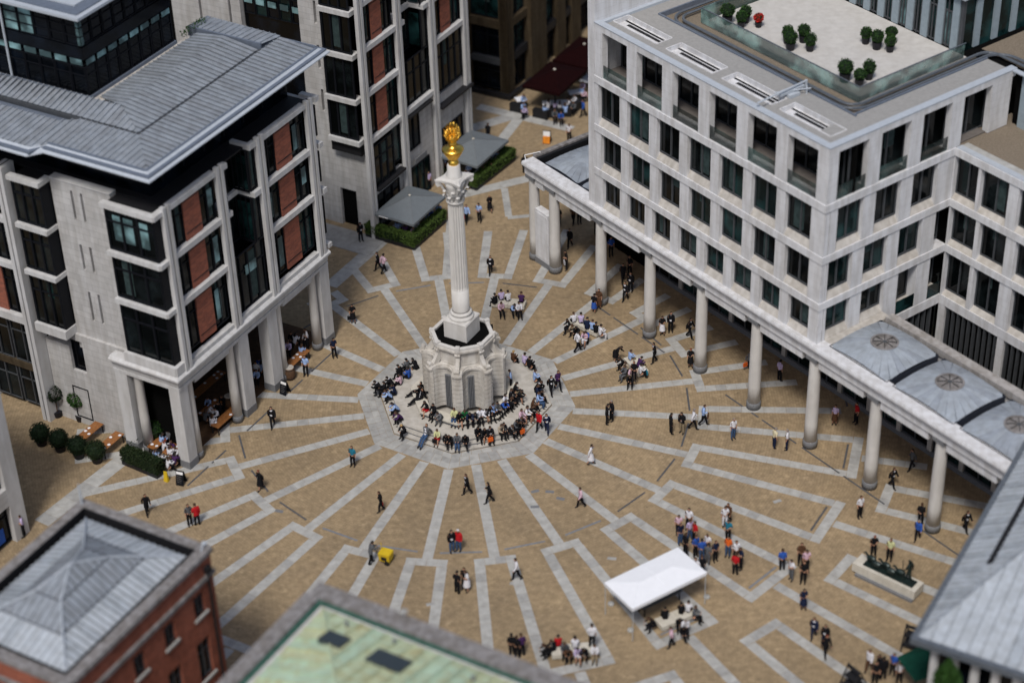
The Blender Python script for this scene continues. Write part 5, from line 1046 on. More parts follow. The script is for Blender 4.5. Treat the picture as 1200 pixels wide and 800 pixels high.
# boards
def aboard(x, y, rz, lab, header='white', body='framed', w=.6, h=1.1, chalk=True):
    t = thing('sandwich_board', lab, 'sign', (x, y, 0), R(rz))
    for s in (-1, 1):
        mb = MB(); mb.add([(-w / 2, s * .32, 0), (w / 2, s * .32, 0), (w / 2, s * .04, h), (-w / 2, s * .04, h), (-w / 2, s * .28, 0), (w / 2, s * .28, 0), (w / 2, s * .0, h), (-w / 2, s * .0, h)], [(0, 1, 2, 3), (7, 6, 5, 4), (0, 4, 5, 1), (1, 5, 6, 2), (3, 2, 6, 7), (0, 3, 7, 4)]); b = part('board', mb, M[body], t)
        def pl(x0, x1, t0, t1, m_, nm):
            f = lambda tt: s * (.325 - .28 * tt) ; mb = MB(); mb.add([(x0, f(t0) , h * t0), (x1, f(t0), h * t0), (x1, f(t1), h * t1), (x0, f(t1), h * t1)], [(0, 1, 2, 3)]); o = part(nm, mb, M[m_], b); o.location.y += s * .012
        if chalk:
            pl(-w / 2 + .04, w / 2 - .04, .78, .96, header, 'header_panel')
            for i in range(4): pl(-w / 2 + .1, w / 2 - .12 - .06 * (i % 2), .62 - i * .13, .64 - i * .13, 'coping', 'chalk_line')
        else: pl(-w / 2 + .03, w / 2 - .03, .05, .6, 'orange', 'poster'); pl(-w / 2 + .03, w / 2 - .03, .6, .97, header, 'poster')
    return t
aboard(-20.2, -8.7, -20, 'black sandwich board with white header at the arcade corner'); aboard(-13.6, 1.75, -35, 'black sandwich board with white header leaning by the second pier'); aboard(7.4, 38.9, -15, 'orange and white sandwich board on the far paving', 'white', 'framed', .7, 1.2, False)
t = thing('wet_floor_sign', 'narrow yellow floor sign beside the arcade corner', 'sign', (-21.3, -8.4, 0), R(-30)); part('panel', MB().prism([(-.18, -.12), (.18, -.12), (.18, .12), (-.18, .12)], 0, .85, [(-.14, -.02), (.14, -.02), (.14, .02), (-.14, .02)]), M['yellow'], t)
for x, y, lab in ((-17.6, .2, 'wooden barrel by the nearer arcade opening'), (-13.35, 3.6, 'wooden barrel by the farther arcade opening')):
    t = thing('barrel', lab, 'barrel', (x, y, 0), 0, 'barrels by the arcade'); part('staves', MB().lathe([(.34, 0), (.42, .3), (.44, .55), (.42, .8), (.35, 1.05)], 18), M['woodd'], t, smooth=True); part('top', MB().lathe([(.35, 1.05), (.33, 1.06)], 18), M['sill'], t)
    for z in (.15, .9): part('hoop', MB().lathe([(.40, z), (.41, z + .02), (.40, z + .06)], 18), M['black'], t)
TN = [0]
def table(x, y, rz, L, W_, lab, m='wood', group='dining tables under the left arcade', z=.74, plates=True, cloth=None):
    t = thing('dining_table', lab, 'table', (x, y, 0), R(rz), group); part('table_top', MB().box(-L / 2, L / 2, -W_ / 2, W_ / 2, z, z + .05), M[m], t)
    for sx in (-L / 2 + .1, L / 2 - .1):
        for sy in (-W_ / 2 + .1, W_ / 2 - .1): part('leg', MB().box(sx - .03, sx + .03, sy - .03, sy + .03, 0, z), M['black'], t)
    if plates:
        n = max(1, int(L / .55))
        for i in range(n):
            for s in (-1, 1):
                if random.random() < .45: continue
                xx = -L / 2 + L * (i + .5 + random.uniform(-.25, .25)) / n; a, b = math.cos(R(rz)), math.sin(R(rz)); yy = s * W_ * .28
                TN[0] += 1
                tag(part('plate', MB().lathe([(.06, 0), (.12, .015), (.11, .02), (.02, .012)], 12), M['cloth'], None, (x + xx * a - yy * b, y + xx * b + yy * a, z + .052)), 'white plate on the ' + lab, 'plate', 'plates on the ' + lab)
    return t
for x, y, rz, L, lab in ((-22.3, -4.9, 59, 1.5, 'wooden table left of the arcade corner pier'), (-21.2, -5.7, 59, 1.3, 'wooden table tucked against the arcade corner pier'), (-21.4, -2.6, 59, 1.6, 'wooden table deeper behind the corner pier'), (-18.9, -.8, 59, 2.2, 'wooden table behind the first two columns'), (-17.7, -2.1, 59, 2.6, 'long wooden bar table at the nearer arcade opening'), (-19.6, 1.9, 59, 4.4, 'long laid table in the dark of the arcade'), (-12.9, 5.2, 59, 2.6, 'long wooden bar table at the farther arcade opening'), (-14.4, 6.4, 59, 2.0, 'wooden table in the farther arcade opening')): table(x, y, rz, L, .75, lab)
table(-27.5, -3.2, 59, 2.3, .8, 'orange wood table farther up the lane', group='tables in the lane'); table(-25.8, -4.5, 59, 2.3, .8, 'orange wood table nearer the lane corner', group='tables in the lane')
for x, y, lab in ((-5.6, 24.2, 'small table under the left of the nearer parasol'), (-4.0, 23.6, 'small table under the front of the nearer parasol'), (-3.2, 26.2, 'small table under the right of the nearer parasol'), (1.2, 32.6, 'small table under the front of the farther parasol'), (2.6, 35.6, 'small table under the right of the farther parasol')): table(x, y, 59, .8, .8, lab, 'zinc', 'tables under the parasols')
for x, y, rz, L, lab in ((8.3, 45.0, 2, 2.2, 'long white clothed table in front of the red awning'), (5.2, 46.0, 20, 1.0, 'small white clothed table left of the red awning'), (10.4, 47.0, 10, 1.4, 'white clothed table right of the red awning'), (11.6, 49.6, 60, 1.6, 'white clothed table far right behind the red awning')): table(x, y, rz, L, .9, lab, 'cloth', 'tables by the red awning')
for x, y, rz, L, lab in ((4.9, 44.9, -30, 1.5, 'black planter screen left of the red awning tables'), (7.0, 43.6, -30, 1.5, 'black planter screen left of the white clothed table'), (8.7, 43.7, 3, 2.2, 'black planter screen in front of the white clothed table'), (10.3, 44.8, 50, 1.7, 'black planter screen right of the white clothed table')):
    t = thing('screen', lab, 'screen', (x, y, 0), R(rz), 'black screens around the awning tables'); part('panel', MB().box(-L / 2, L / 2, -.25, .25, .05, .85), M['black'], t); part('foot', MB().box(-L / 2, -L / 2 + .1, -.3, .3, 0, .05).box(L / 2 - .1, L / 2, -.3, .3, 0, .05), M['black'], t)
def awning(c, rz, w, d, z, lab):
    t = thing('awning', lab, 'awning', (*c, 0), R(rz), 'dark red awnings'); zt = z + .8
    a = [(-w / 2, -d / 2), (w / 2, -d / 2), (w / 2, d / 2), (-w / 2, d / 2)]
    for i in range(4): p, q = a[i], a[(i + 1) % 4]; part('canopy_panel', MB().add([(*p, z), (*q, z), (0, 0, zt), (*p, z - .25), (*q, z - .25)], [(0, 1, 2), (3, 4, 1, 0)]), M['redc'], t)
    part('pole', MB().tube((0, 0, 0), (0, 0, zt), .06, 6), M['black'], t); part('finial', MB().lathe([(.12, zt), (.14, zt + .08), (.03, zt + .15)], 8), M['bench'], t)
awning((8.4, 45.9), 59.3, 5.4, 3.9, 2.9, 'nearer dark red square awning by the buff stone building'); awning((11.4, 50.9), 59.3, 5.6, 3.9, 2.9, 'farther dark red square awning beside the white building')
# sculpture on plinth (plain generic bronze)
pr_ = R(-41)
t = thing('plinth', 'long pale stone plinth carrying the dark bronze group, lower right', 'plinth', (27.7, -21.7, 0), pr_)
for i in range(4): part('plinth_stone', MB().box(-2.35 + i * 1.175 + .008, -1.175 + i * 1.175 - .008, -.6, .6, .18, .82), M['bench'], t)
part('plinth_step', MB().box(-2.0, 2.3, -.8, .5, 0, .18), M['granite'], t)
t = thing('bronze_sculpture', 'dark bronze figure standing behind low rounded animal forms on the plinth', 'sculpture', (27.7, -21.7, .82), pr_)
part('base_plate', MB().box(-1.7, 2.0, -.35, .35, 0, .08), M['bronze'], t)
sculpture = t; part('staff', MB().tube((1.25, -.3, .08), (1.15, -.3, 1.9), .03, 6), M['bronze'], t)
for i in range(5):
    x = -1.35 + i * .55; y = .14 * (-1) ** i; mb = MB(); prf = [(-.34, .02), (-.28, .14), (-.1, .2), (.1, .19), (.26, .14), (.34, .03)]
    vs = []; n = 10
    for u, r in prf:
        for k in range(n): a = 2 * math.pi * k / n; vs.append((x + u, y + r * math.cos(a), .42 + r * math.sin(a) * 1.05))
    mb.add(vs, [(j * n + k, j * n + (k + 1) % n, (j + 1) * n + (k + 1) % n, (j + 1) * n + k) for j in range(5) for k in range(n)]); mb.tube((x - .3, y, .5), (x - .48, y, .72), .08, 8, .06).tube((x - .44, y, .70), (x - .62, y, .62), .08, 8, .04)
    for lx in (-.2, .22):
        for ly in (-.08, .08): mb.tube((x + lx, y + ly, .35), (x + lx, y + ly, .06), .04, 5, .03)
    part('animal_form', mb, M['bronze'], t)
# green awning, easels, tree, far right
t = thing('market_awning', 'dark green canvas awning at the lower right', 'awning', (28.3, -31.4, 0), R(20)); part('canopy', MB().add([(-1.6, -1.3, 2.2), (1.5, -1.3, 2.2), (1.5, 1.1, 2.7), (-1.6, .9, 2.3), (.4, .0, 3.1)], [(0, 1, 4), (1, 2, 4), (2, 3, 4), (3, 0, 4)]), M['greenc'], t)
for x, y in ((-1.5, -1.2), (1.4, -1.2), (1.4, 1.0), (-1.5, .8)): part('pole', MB().tube((x, y, 0), (x, y, 2.3), .04, 6), M['black'], t)
part('red_pennant', MB().lathe([(.02, 2.6), (.3, 2.75), (.3, 2.95), (.02, 3.1)], 10, 1.3, 1.1), M['f_rd'], t)
for x, y, rz, lab in ((28.3, -27.7, 60, 'black folding stand leaning beside the pale lead roof'), (24.0, -31.2, 35, 'black folding stand at the bottom edge, left of the green awning')):
    t = thing('display_stand', lab, 'stand', (x, y, 0), R(rz), 'black folding stands')
    for s in (-.5, .5): part('side_frame', MB().tube((-.9, s, 0), (-.1, s, 1.7), .05, 5).tube((.7, s, 0), (-.1, s, 1.7), .05, 5), M['black'], t)
    for q in (.3, .9, 1.5): part('shelf', MB().box(-.75 + q * .35, .55 - q * .35, -.5, .5, q, q + .05), M['black'], t)
t = thing('street_tree', 'young green conical tree at the bottom right edge', 'tree', (27.1, -40.25, 0)); tr = MB().tube((0, 0, 0), (.1, .05, 9.6), .16, 8, .05)
for k in range(12): a = k * 2.4; zz = 2.2 + k * .45; tr.tube((.05, 0, zz), (1.1 * (1 - k / 16) * math.cos(a), 1.1 * (1 - k / 16) * math.sin(a), zz + .5), .035, 4, .01)
part('trunk', tr, M['woodd'], t)
def cone(r):
    h = r.random() ** .8; rad = (1.35 * (1 - h) ** .7 + .05) * (.55 + .45 * r.random()) * (1 + .25 * math.sin(h * 23 + r.random())); a = r.uniform(0, 6.28); return (rad * 1.55 * math.cos(a), rad * 1.55 * math.sin(a), 1.8 + 9.0 * h)
foliage('crown', t, M['leafg'], 12000, cone, .10, 9)
# white rail at the colonnade end
t = thing('handrail', 'short white rail fixed at the far end of the colonnade roof', 'rail', (*RW(-33.2, .2), 9.15), RBA); part('rail', MB().tube((-.25, -.2, .35), (.1, 1.1, .35), .035, 6), M['white'], t); part('post', MB().tube((-.25, -.2, .35), (-.1, -.2, 0), .035, 6).tube((.1, 1.1, .35), (.1, 1.1, .0), .035, 6), M['white'], t)
PEOPLE = """
@|seated on the lower steps of the column base|people seated around the column base
-5.96|0.73|0.45|S|si|173|bkj|bk|bk|
-6.28|0.96|0.45|S|sl|171|bkj|bk|bk|
-5.49|-0.06|0.45|S|sl|181|lb|bk|br|
-4.93|-1.68|0.45|S|sl|199|lb|bk|bk|
-4.65|-2.74|0.45|S|sl|211|pp|bk|br|
-4.37|-4.31|0.45|S|sc|225|bk|bk|bl|
-2.87|-4.9|0.45|S|sb|240|gyj|jn|br|
-2.0|-5.16|0.45|S|si|249|yl|krd|br|bag
-1.32|-5.6|0.45|S|sc|257|bk|bk|bk|
-0.58|-5.84|0.45|S|si|264|gy|jn|br|
0.04|-5.78|0.45|S|sc|270|bk|bk|bk|
0.9|-5.02|0.45|S|s4|280|bk|bk|bk|
1.77|-5.17|0.45|S|si|289|bkj|bk|bk|bago
2.52|-4.8|0.45|S|s4|298|bg|bk|br|
3.2|-4.84|0.45|S|sc|303|bkj|bk|br|
3.76|-4.26|0.45|S|sl|311|bk|bk|br|bago
4.04|-3.24|0.45|S|si|321|pk|kpk|br|
4.36|-2.74|0.45|S|s4|328|bg|bk|bk|
4.89|-1.83|0.45|S|s4|339|br|bk|br|
5.34|-1.33|0.45|S|si|346|lb|jn|br|
5.2|0.18|0.45|S|sl|2|bkj|bk|br|
5.17|1.49|0.45|S|si|16|lb|bk|br|
4.83|3.16|0.45|S|si|33|bkj|bk|bk|
4.46|3.63|0.45|S|si|39|lp|bk|bk|
3.62|4.13|0.45|S|si|49|br|bk|bl|
@|packed along the right steps of the column base|people seated around the column base
5.48|-0.91|0.45|S|s4|351|bk|bk|bk|
5.31|-0.47|0.45|S|si|355|nv|bk|br|
4.62|-2.55|0.45|S|sl|331|bk|bk|br|
4.48|-2.96|0.45|S|si|327|wh|kbk|br|
3.78|-3.75|0.45|S|sl|315|bkj|bk|br|
3.58|-4.35|0.45|S|s4|309|gy|bk|bk|
2.76|-4.72|0.45|S|si|300|bk|bk|bk|
1.34|-5.14|0.45|S|s4|285|bk|kbk|br|
-1.07|-5.51|0.45|S|sl|259|bk|bk|br|
-5.18|0.36|0.45|S|s4|176|nv|bk|bk|
@|seated on the west steps of the column base|people seated around the column base
-4.36|3.49|0.45|S|si|141|gyj|bk|bk|
-3.65|3.56|0.45|S|sl|136|bk|kbk|bk|
-4.86|2.74|0.45|S|s4|151|bkj|bk|bk|
-4.21|2.37|0.45|S|si|151|bl|bk|bk|
-4.83|1.64|0.45|S|si|161|pk|bk|bk|
-5.4|1.45|0.45|S|sl|165|bkj|bk|bk|
@|seated on the stone bench ring around the column drum|people seated around the column drum
-3.43|0.07|0.9|S|sb|179|bkj|bk|bk|
-3.29|-0.8|0.9|S|sb|194|bkj|bk|br|
-2.76|-2.2|0.9|S|s4|219|bk|krd|bk|
-1.75|-3.2|0.9|S|sl|241|gyj|gy|bk|
-0.75|-3.36|0.9|S|si|257|yl|jn|br|
-0.0|-3.4|0.9|S|s4|270|gn|bk|br|
0.68|-3.34|0.9|S|sl|282|gy|bk|bk|
1.43|-3.17|0.9|S|sc|294|wh|kbk|bk|
2.0|-2.89|0.9|S|si|305|lb|bk|bk|
2.63|-2.2|0.9|S|sl|320|bl|bk|br|
2.89|-1.79|0.9|S|si|328|wh|bk|bk|
3.34|-1.29|0.9|S|si|339|bkj|bk|br|
3.61|-0.45|0.9|S|s4|353|bk|kh|bk|
3.78|-1.1|0.9|S|sl|344|bk|kbk|bk|
-3.17|-0.37|0.9|S|s4|187|bk|bk|br|
-2.25|-2.65|0.9|S|si|230|bk|bk|bk|
-0.38|-3.59|0.9|S|s4|264|bk|kbk|br|
0.31|-3.42|0.9|S|sl|275|nv|bk|bk|
1.06|-3.36|0.9|S|si|287|wh|bk|br|
1.74|-3.09|0.9|S|s4|299|bk|bk|br|
2.31|-2.7|0.9|S|si|311|gy|bk|bk|
3.08|-1.8|0.9|S|sl|330|bk|bk|br|
@|standing beside the stone drum of the column|people standing near the column
3.42|0.6|0.45|G|s2|180|lb|bk|br|
@|leaning on the far side of the column base|people standing near the column
1.89|6.96|0.45|G|st|90|bk|bk|bk|
@|walking together past the right steps of the column|people strolling by the column
6.4|0.39|0.0|G|wa|300|bkj|bk|bk|
6.93|0.9|0.0|G|wb|300|pp|bk|br|
5.38|-3.97|0.0|G|wa|250|rdj|bk|br|
5.92|-4.31|0.0|G|wb|270|nvj|nv|bk|
@|on the paving left of the column|people walking on the left of the square
-14.19|-2.44|0.0|G|wa|280|bkj|bk|bk|
-8.05|-7.44|0.0|G|st|250|tl|bk|br|
-14.47|-9.71|0.0|G|wb|225|bk|kbk|rd|
-5.86|-12.63|0.0|G|wc|200|bk|bk|br|bagr
-22.19|-12.02|0.0|G|wa|300|bk|bk|br|
-19.06|-13.39|0.0|G|st|300|gy|bk|br|
-18.53|-13.42|0.0|G|s2|120|rdj|bk|br|
-8.88|10.87|0.0|G|s2|270|bk|dbk|bk|bag
-10.12|6.14|0.0|G|s2|300|nv|bk|bk|
-12.15|3.89|0.0|G|st|270|lb|bk|br|
-6.37|-18.07|0.0|G|pu|20|gyj|bk|bk|
@|by the stone doorway behind the left building|people by the far doorway
-8.79|22.99|0.0|G|s2|300|bkj|bk|bk|
-7.12|18.37|0.0|G|wa|210|bkj|bk|bk|
-6.69|17.96|0.0|G|wb|30|pk|bk|bk|
@|on the paving just in front of the column|people walking in front of the column
0.13|-11.08|0.0|G|wa|210|bkj|bk|br|
1.67|-12.1|0.0|G|wb|190|bkj|bk|bk|
8.9|-8.19|0.0|G|wc|0|wh|dwh|bk|
8.0|-12.91|0.0|G|wa|200|pk|bk|bk|bag
-0.92|-17.14|0.0|G|st|300|bkj|jn|bk|
-0.46|-17.07|0.0|G|st|240|rdj|jn|bk|cap
3.4|-20.21|0.0|G|wa|200|wh|bk|bk|bagb
@|in a small huddle on the front paving|people huddled on the front paving
-0.56|-21.36|0.0|G|s2|60|bk|bk|bk|
-0.05|-20.96|0.0|G|st|240|bk|bk|br|
0.11|-21.14|0.0|G|s2|200|wh|kwh|br|
@|near the edge of the green copper roof|people near the copper roof
2.92|-27.33|0.0|G|st|90|bk|bk|bk|
3.24|-27.58|0.0|G|st|60|bk|bk|br|
3.57|-27.44|0.0|G|s2|120|pp|bk|br|
@|on the paving right of the column|people walking on the right of the square
10.33|-3.53|0.0|G|s2|0|bkj|bk|bk|
10.72|-3.14|0.0|G|st|200|bkj|bk|gl|
14.89|-4.93|0.0|G|st|10|bkj|bk|bk|
15.7|-4.87|0.0|G|s2|240|bkj|kh|bk|
16.54|-4.51|0.0|G|wa|0|wh|bk|gl|
17.34|-4.04|0.0|G|wb|350|lb|bk|br|bagb
19.32|-5.79|0.0|G|st|300|wh|jn|gl|
8.64|5.82|0.0|G|wb|20|wh|bk|bk|bagw
14.41|4.0|0.0|G|wc|200|bkj|bk|bk|
11.44|4.4|0.0|G|be|340|bk|dbk|bk|
17.08|3.28|0.0|G|s2|270|pk|dbk|rd|
22.12|-7.05|0.0|G|s2|20|cr|nv|gl|
23.01|-7.3|0.0|G|st|160|wh|nv|gl|
23.55|1.12|0.0|G|st|30|lp|bk|bk|
21.47|2.57|0.0|G|wa|300|gy|bk|bk|bago
15.3|7.73|0.0|G|s2|270|bk|kwh|bk|
15.99|8.04|0.0|G|st|270|bkj|bk|bk|
17.37|7.14|0.0|G|wa|330|bkj|bk|bk|
10.17|11.14|0.0|G|s2|60|bk|kbl|bk|
10.61|11.72|0.0|G|st|240|br|dbr|br|
26.96|-15.04|0.0|G|st|300|wh|bk|br|
30.46|-17.56|0.0|G|wa|250|bl|bk|gl|
30.93|-15.98|0.0|G|st|60|bk|bk|br|
33.83|-16.85|0.0|G|wa|300|bkj|bk|br|
@|walking behind the column on the far paving|people walking on the far paving
2.06|17.27|0.0|G|wa|270|bkj|bk|bk|
0.11|25.43|0.0|G|wa|280|lb|bk|bk|bagr
1.2|25.5|0.0|G|s2|250|lb|bk|bk|
2.09|27.12|0.0|G|wb|280|wh|dbk|bl|
2.07|39.42|0.0|G|wa|60|bkj|bk|br|
5.25|33.48|0.0|G|st|90|bkj|bk|bk|
10.94|43.48|0.0|G|wa|210|bl|bk|bk|
@|in the shade behind the white colonnade|people in the colonnade shade
8.27|17.52|0.0|G|s2|200|bk|bk|bk|bagw
8.7|20.91|0.0|G|wa|250|bk|bk|bk|
7.91|24.36|0.0|G|st|250|bk|bk|br|
9.15|24.69|0.0|G|wb|250|br|bk|bk|
9.66|24.66|0.0|G|st|280|lp|bk|bk|
12.02|19.37|0.0|G|st|280|bl|bk|bk|
12.75|15.44|0.0|G|wa|270|bk|bk|br|
13.27|13.9|0.0|G|st|250|bkj|bk|bk|
13.37|16.42|0.0|G|st|230|bk|bk|br|
12.77|12.69|0.0|G|wa|240|bkj|bk|bk|
26.86|-4.48|0.0|G|st|250|lp|kbr|bk|
28.42|-4.47|0.0|G|st|200|rd|bk|br|
29.72|-11.94|0.0|G|wa|320|bkj|bk|br|
31.44|-10.03|0.0|G|wb|200|gy|bk|bk|
@|sitting on the front right bench|people on the stone benches
2.43|12.19|0.45|B|si|130|bk|bk|bk|
2.91|12.65|0.45|B|si|110|lp|bk|bk|
3.45|12.49|0.45|B|si|110|wh|bk|bk|
4.46|12.18|0.45|B|si|90|pp|bk|br|
2.82|11.19|0.45|B|s4|280|pk|bk|br|
3.7|11.26|0.45|B|sl|290|lb|bk|bk|
4.23|10.98|0.45|B|si|280|wh|bk|bk|
@|sitting on the crowded far right bench|people on the stone benches
8.53|9.16|0.45|B|si|110|wh|bk|br|
9.06|9.0|0.45|B|si|90|lp|bk|bk|
8.17|8.47|0.45|B|s4|200|bk|bk|bk|
8.62|8.09|0.45|B|sl|220|bg|bk|br|
9.48|8.15|0.45|B|s4|80|nv|bk|bk|
9.87|8.01|0.45|B|si|70|lb|bk|br|
10.12|7.64|0.45|B|si|60|bkj|bk|bk|
9.43|7.22|0.45|B|sl|250|bl|bk|bk|
9.28|6.76|0.45|B|s4|240|pk|kwh|br|
10.43|7.27|0.45|B|si|20|wh|wh|bk|
8.79|7.61|0.45|B|sc|240|bk|bk|bk|
@|sitting on the bench near the third column|people on the stone benches
12.51|3.82|0.45|B|si|30|lb|kh|br|
12.14|3.17|0.45|B|sl|200|bk|bk|bk|
12.29|2.5|0.45|B|s4|210|bg|bk|br|
12.06|1.96|0.45|B|si|210|gy|gy|br|
12.57|1.82|0.45|B|s4|250|pk|kbg|br|
13.03|2.9|0.45|B|sc|30|pp|bk|bk|
13.16|2.0|0.45|B|si|20|wh|bk|bk|bagt
12.39|1.17|0.45|B|sl|260|bk|bk|bk|
12.65|1.15|0.45|B|st|260|bk|bk|br|
@|crowding the bench beside the copper roof|people on the stone benches
5.36|-27.62|0.45|B|sl|190|bk|bk|br|
5.64|-27.4|0.45|B|s4|200|bkj|bk|br|
5.91|-27.18|0.45|B|si|100|rd|bk|bk|
6.28|-27.59|0.45|B|s4|270|gy|bk|br|
6.59|-27.83|0.45|B|sl|260|br|bk|bk|
6.93|-27.46|0.45|B|si|90|wh|bk|bk|
7.07|-28.01|0.45|B|s4|270|lp|kwh|bk|
7.45|-27.8|0.45|B|sl|270|bk|bk|bk|
8.01|-27.36|0.45|B|s2|90|wh|bk|bk|
8.14|-27.99|0.45|B|si|270|wh|kh|br|
@|crowding the bench in front of the white tent|people on the stone benches
12.15|-25.52|0.45|B|sl|190|bk|bk|br|
12.85|-25.0|0.45|B|si|100|bk|bk|bk|
13.64|-25.36|0.45|B|sl|280|bk|bk|bk|
13.88|-24.57|0.45|B|si|80|bk|bk|bk|
14.04|-25.86|0.45|B|s4|270|wh|bk|gl|
14.33|-24.43|0.45|B|si|60|wh|bk|bk|
14.68|-24.85|0.45|B|si|330|gy|bk|br|
13.83|-26.32|0.45|B|sc|270|bk|bk|bk|
@|walking past the bench in front of the tent|people near the white tent
13.07|-27.13|0.0|G|wc|190|pk|bk|bk|
@|standing in the crowd behind the white tent|people near the white tent
14.49|-17.16|0.0|G|st|300|nv|jn|br|
14.46|-16.18|0.0|G|s2|270|pk|bk|br|
15.16|-16.75|0.0|G|s2|300|lp|jn|br|
15.48|-17.12|0.0|G|st|200|rd|bk|br|
15.21|-15.68|0.0|G|st|250|wh|bk|bk|
15.77|-18.89|0.0|G|st|90|bl|jn|bk|
16.22|-18.3|0.0|G|s2|240|wh|bk|br|
16.67|-19.02|0.0|G|st|300|nv|bk|br|
16.12|-19.34|0.0|G|s2|60|gy|gy|bk|
15.4|-18.52|0.0|G|st|300|bl|bk|br|
14.73|-18.31|0.0|G|st|30|bk|bk|br|
17.56|-18.63|0.0|G|st|240|or|jn|bk|
17.73|-17.06|0.0|G|s2|250|tl|bk|bk|
17.82|-20.45|0.0|G|st|60|rd|bk|br|
18.28|-19.88|0.0|G|s2|200|nv|bk|br|
18.02|-19.18|0.0|G|st|280|wh|bk|br|
17.67|-15.54|0.0|G|s2|270|wh|wh|br|
17.94|-15.19|0.0|G|wa|240|br|bk|br|
15.19|-20.74|0.0|G|st|250|wh|bk|br|
15.6|-20.59|0.0|G|s2|90|bk|bk|br|
@|standing in the group right of the tent|people standing right of the tent
20.97|-20.19|0.0|G|st|80|bl|bk|br|
21.46|-21.15|0.0|G|s2|220|wh|gy|bk|
22.29|-19.66|0.0|G|st|260|br|bk|br|
22.53|-20.36|0.0|G|s2|280|pk|bk|bk|
22.2|-21.52|0.0|G|st|250|bk|bk|br|
21.85|-23.99|0.0|G|s2|270|bk|dnv|bk|
22.13|-26.72|0.0|G|wa|250|nvj|nv|br|
22.73|-27.46|0.0|G|st|250|bkj|nv|br|
22.64|-28.38|0.0|G|wa|280|bk|bk|rd|
@|looking over the bronze sculpture on its plinth|visitors at the bronze sculpture
27.22|-19.05|0.0|G|s2|270|bk|bk|rd|
28.22|-19.54|0.0|G|st|250|yl|bk|br|
@|by the green awning at the lower right|people by the green awning
25.15|-29.81|0.0|G|wa|240|wh|br|br|
25.7|-30.36|0.0|G|s2|200|bkj|bk|br|
25.86|-30.67|0.0|G|st|90|bkj|bk|bk|
26.56|-30.25|0.0|G|st|230|bl|bk|br|
26.8|-31.01|0.0|G|s2|270|wh|bk|bk|
25.32|-31.01|0.0|G|st|260|bk|bk|br|
@|by the pale building at the left edge|people by the left building
-30.41|-13.97|0.0|G|s2|200|lp|bk|br|
@|seated at the tables under the left arcade|diners under the left arcade
-21.85|-5.45|0.45|T|tb|30|wh|bk|rd|
-21.32|-6.28|0.45|T|tb|60|wh|bk|br|
-21.0|-5.4|0.45|T|tb|230|pp|bk|br|
-22.4|-6.52|0.45|T|tb|30|lb|bk|br|
-21.3|-7.47|0.45|T|tb|40|wh|bk|br|
-21.41|-2.93|0.45|T|tb|250|wh|bk|br|
-19.02|-1.29|0.45|T|tb|0|wh|bk|br|
-19.02|-0.12|0.45|T|tb|250|lb|bk|br|
-18.18|-0.81|0.45|T|tb|240|bk|bk|br|
-12.3|8.07|0.45|T|tb|250|wh|bk|br|
-13.6|6.76|0.45|T|tb|260|lp|bk|br|
-15.74|3.16|0.45|T|tb|260|lb|bk|br|
-15.74|4.72|0.45|T|tb|280|bl|bk|br|
-21.91|-6.94|0.45|T|tb|50|wh|bk|bk|
-20.86|-7.1|0.45|T|tb|60|pp|bk|bk|
-20.74|-6.01|0.45|T|tb|240|wh|bk|br|
-22.13|-4.73|0.45|T|tb|30|lb|bk|bk|
-21.63|-4.25|0.45|T|tb|60|gy|bk|br|
-20.94|-3.78|0.45|T|tb|250|lp|bk|br|
-19.2|-2.01|0.45|T|tb|60|gy|bk|br|
-18.3|-1.54|0.45|T|tb|240|wh|bk|bk|
-18.01|0.03|0.45|T|tb|250|bk|bk|br|
-18.61|-2.78|0.45|T|tb|60|wh|bk|br|
-13.26|7.55|0.45|T|tb|60|wh|bk|bk|
-12.69|6.02|0.45|T|tb|60|lb|bk|br|
-13.42|8.02|0.45|T|tb|250|bk|bk|br|
-15.61|3.93|0.45|T|tb|60|lb|bk|bk|
@|serving drinks in the left arcade|waiters in the left arcade
-15.82|3.44|0.0|G|st|270|wh|bk|bk|
-12.25|7.54|0.0|G|s2|200|wh|bk|br|
@|seated under the nearer grey parasol|diners under the parasols
-7.16|24.65|0.45|T|tb|40|gy|bk|br|
-5.76|23.73|0.45|T|tb|60|lb|bk|br|
-5.03|23.14|0.45|T|tb|90|pp|bk|br|
-4.23|22.95|0.45|T|tb|250|pk|bk|br|
-3.82|24.01|0.45|T|tb|200|wh|bk|br|
-3.26|24.95|0.45|T|tb|60|lb|bk|br|
-2.84|25.75|0.45|T|tb|250|bl|bk|br|
-2.19|26.55|0.45|T|tb|250|lb|bk|br|
-4.7|24.49|0.45|T|tb|20|wh|bk|br|
@|standing between the two grey parasols|people between the parasols
-3.17|31.23|0.0|G|st|300|lp|bk|bk|
-2.58|32.67|0.0|G|s2|280|pk|bk|rd|
-1.92|33.82|0.0|G|st|250|lb|bk|bk|
0.34|32.32|0.0|G|s2|250|lb|bk|bk|
0.12|31.01|0.0|G|st|90|bl|bk|br|
@|seated under the farther grey parasol|diners under the parasols
2.1|32.96|0.45|T|tb|40|gy|bk|br|
2.56|34.13|0.45|T|tb|60|lb|bk|bk|
1.49|32.25|0.45|T|tb|60|bk|bk|br|
3.03|35.32|0.45|T|tb|250|lb|bk|br|
@|dining at the white tables by the red awning|diners by the red awning
5.3|44.44|0.45|T|tb|300|lb|bk|br|
5.75|43.57|0.45|T|tb|200|lp|bk|br|
5.33|45.77|0.45|T|tb|300|lb|bk|br|
7.25|43.46|0.45|T|tb|40|lb|bk|bk|
7.67|44.43|0.45|T|tb|60|wh|bk|br|
8.3|44.22|0.45|T|tb|60|lp|bk|bk|
8.76|43.85|0.45|T|tb|80|wh|bk|br|
9.3|43.48|0.45|T|tb|100|lb|bk|br|
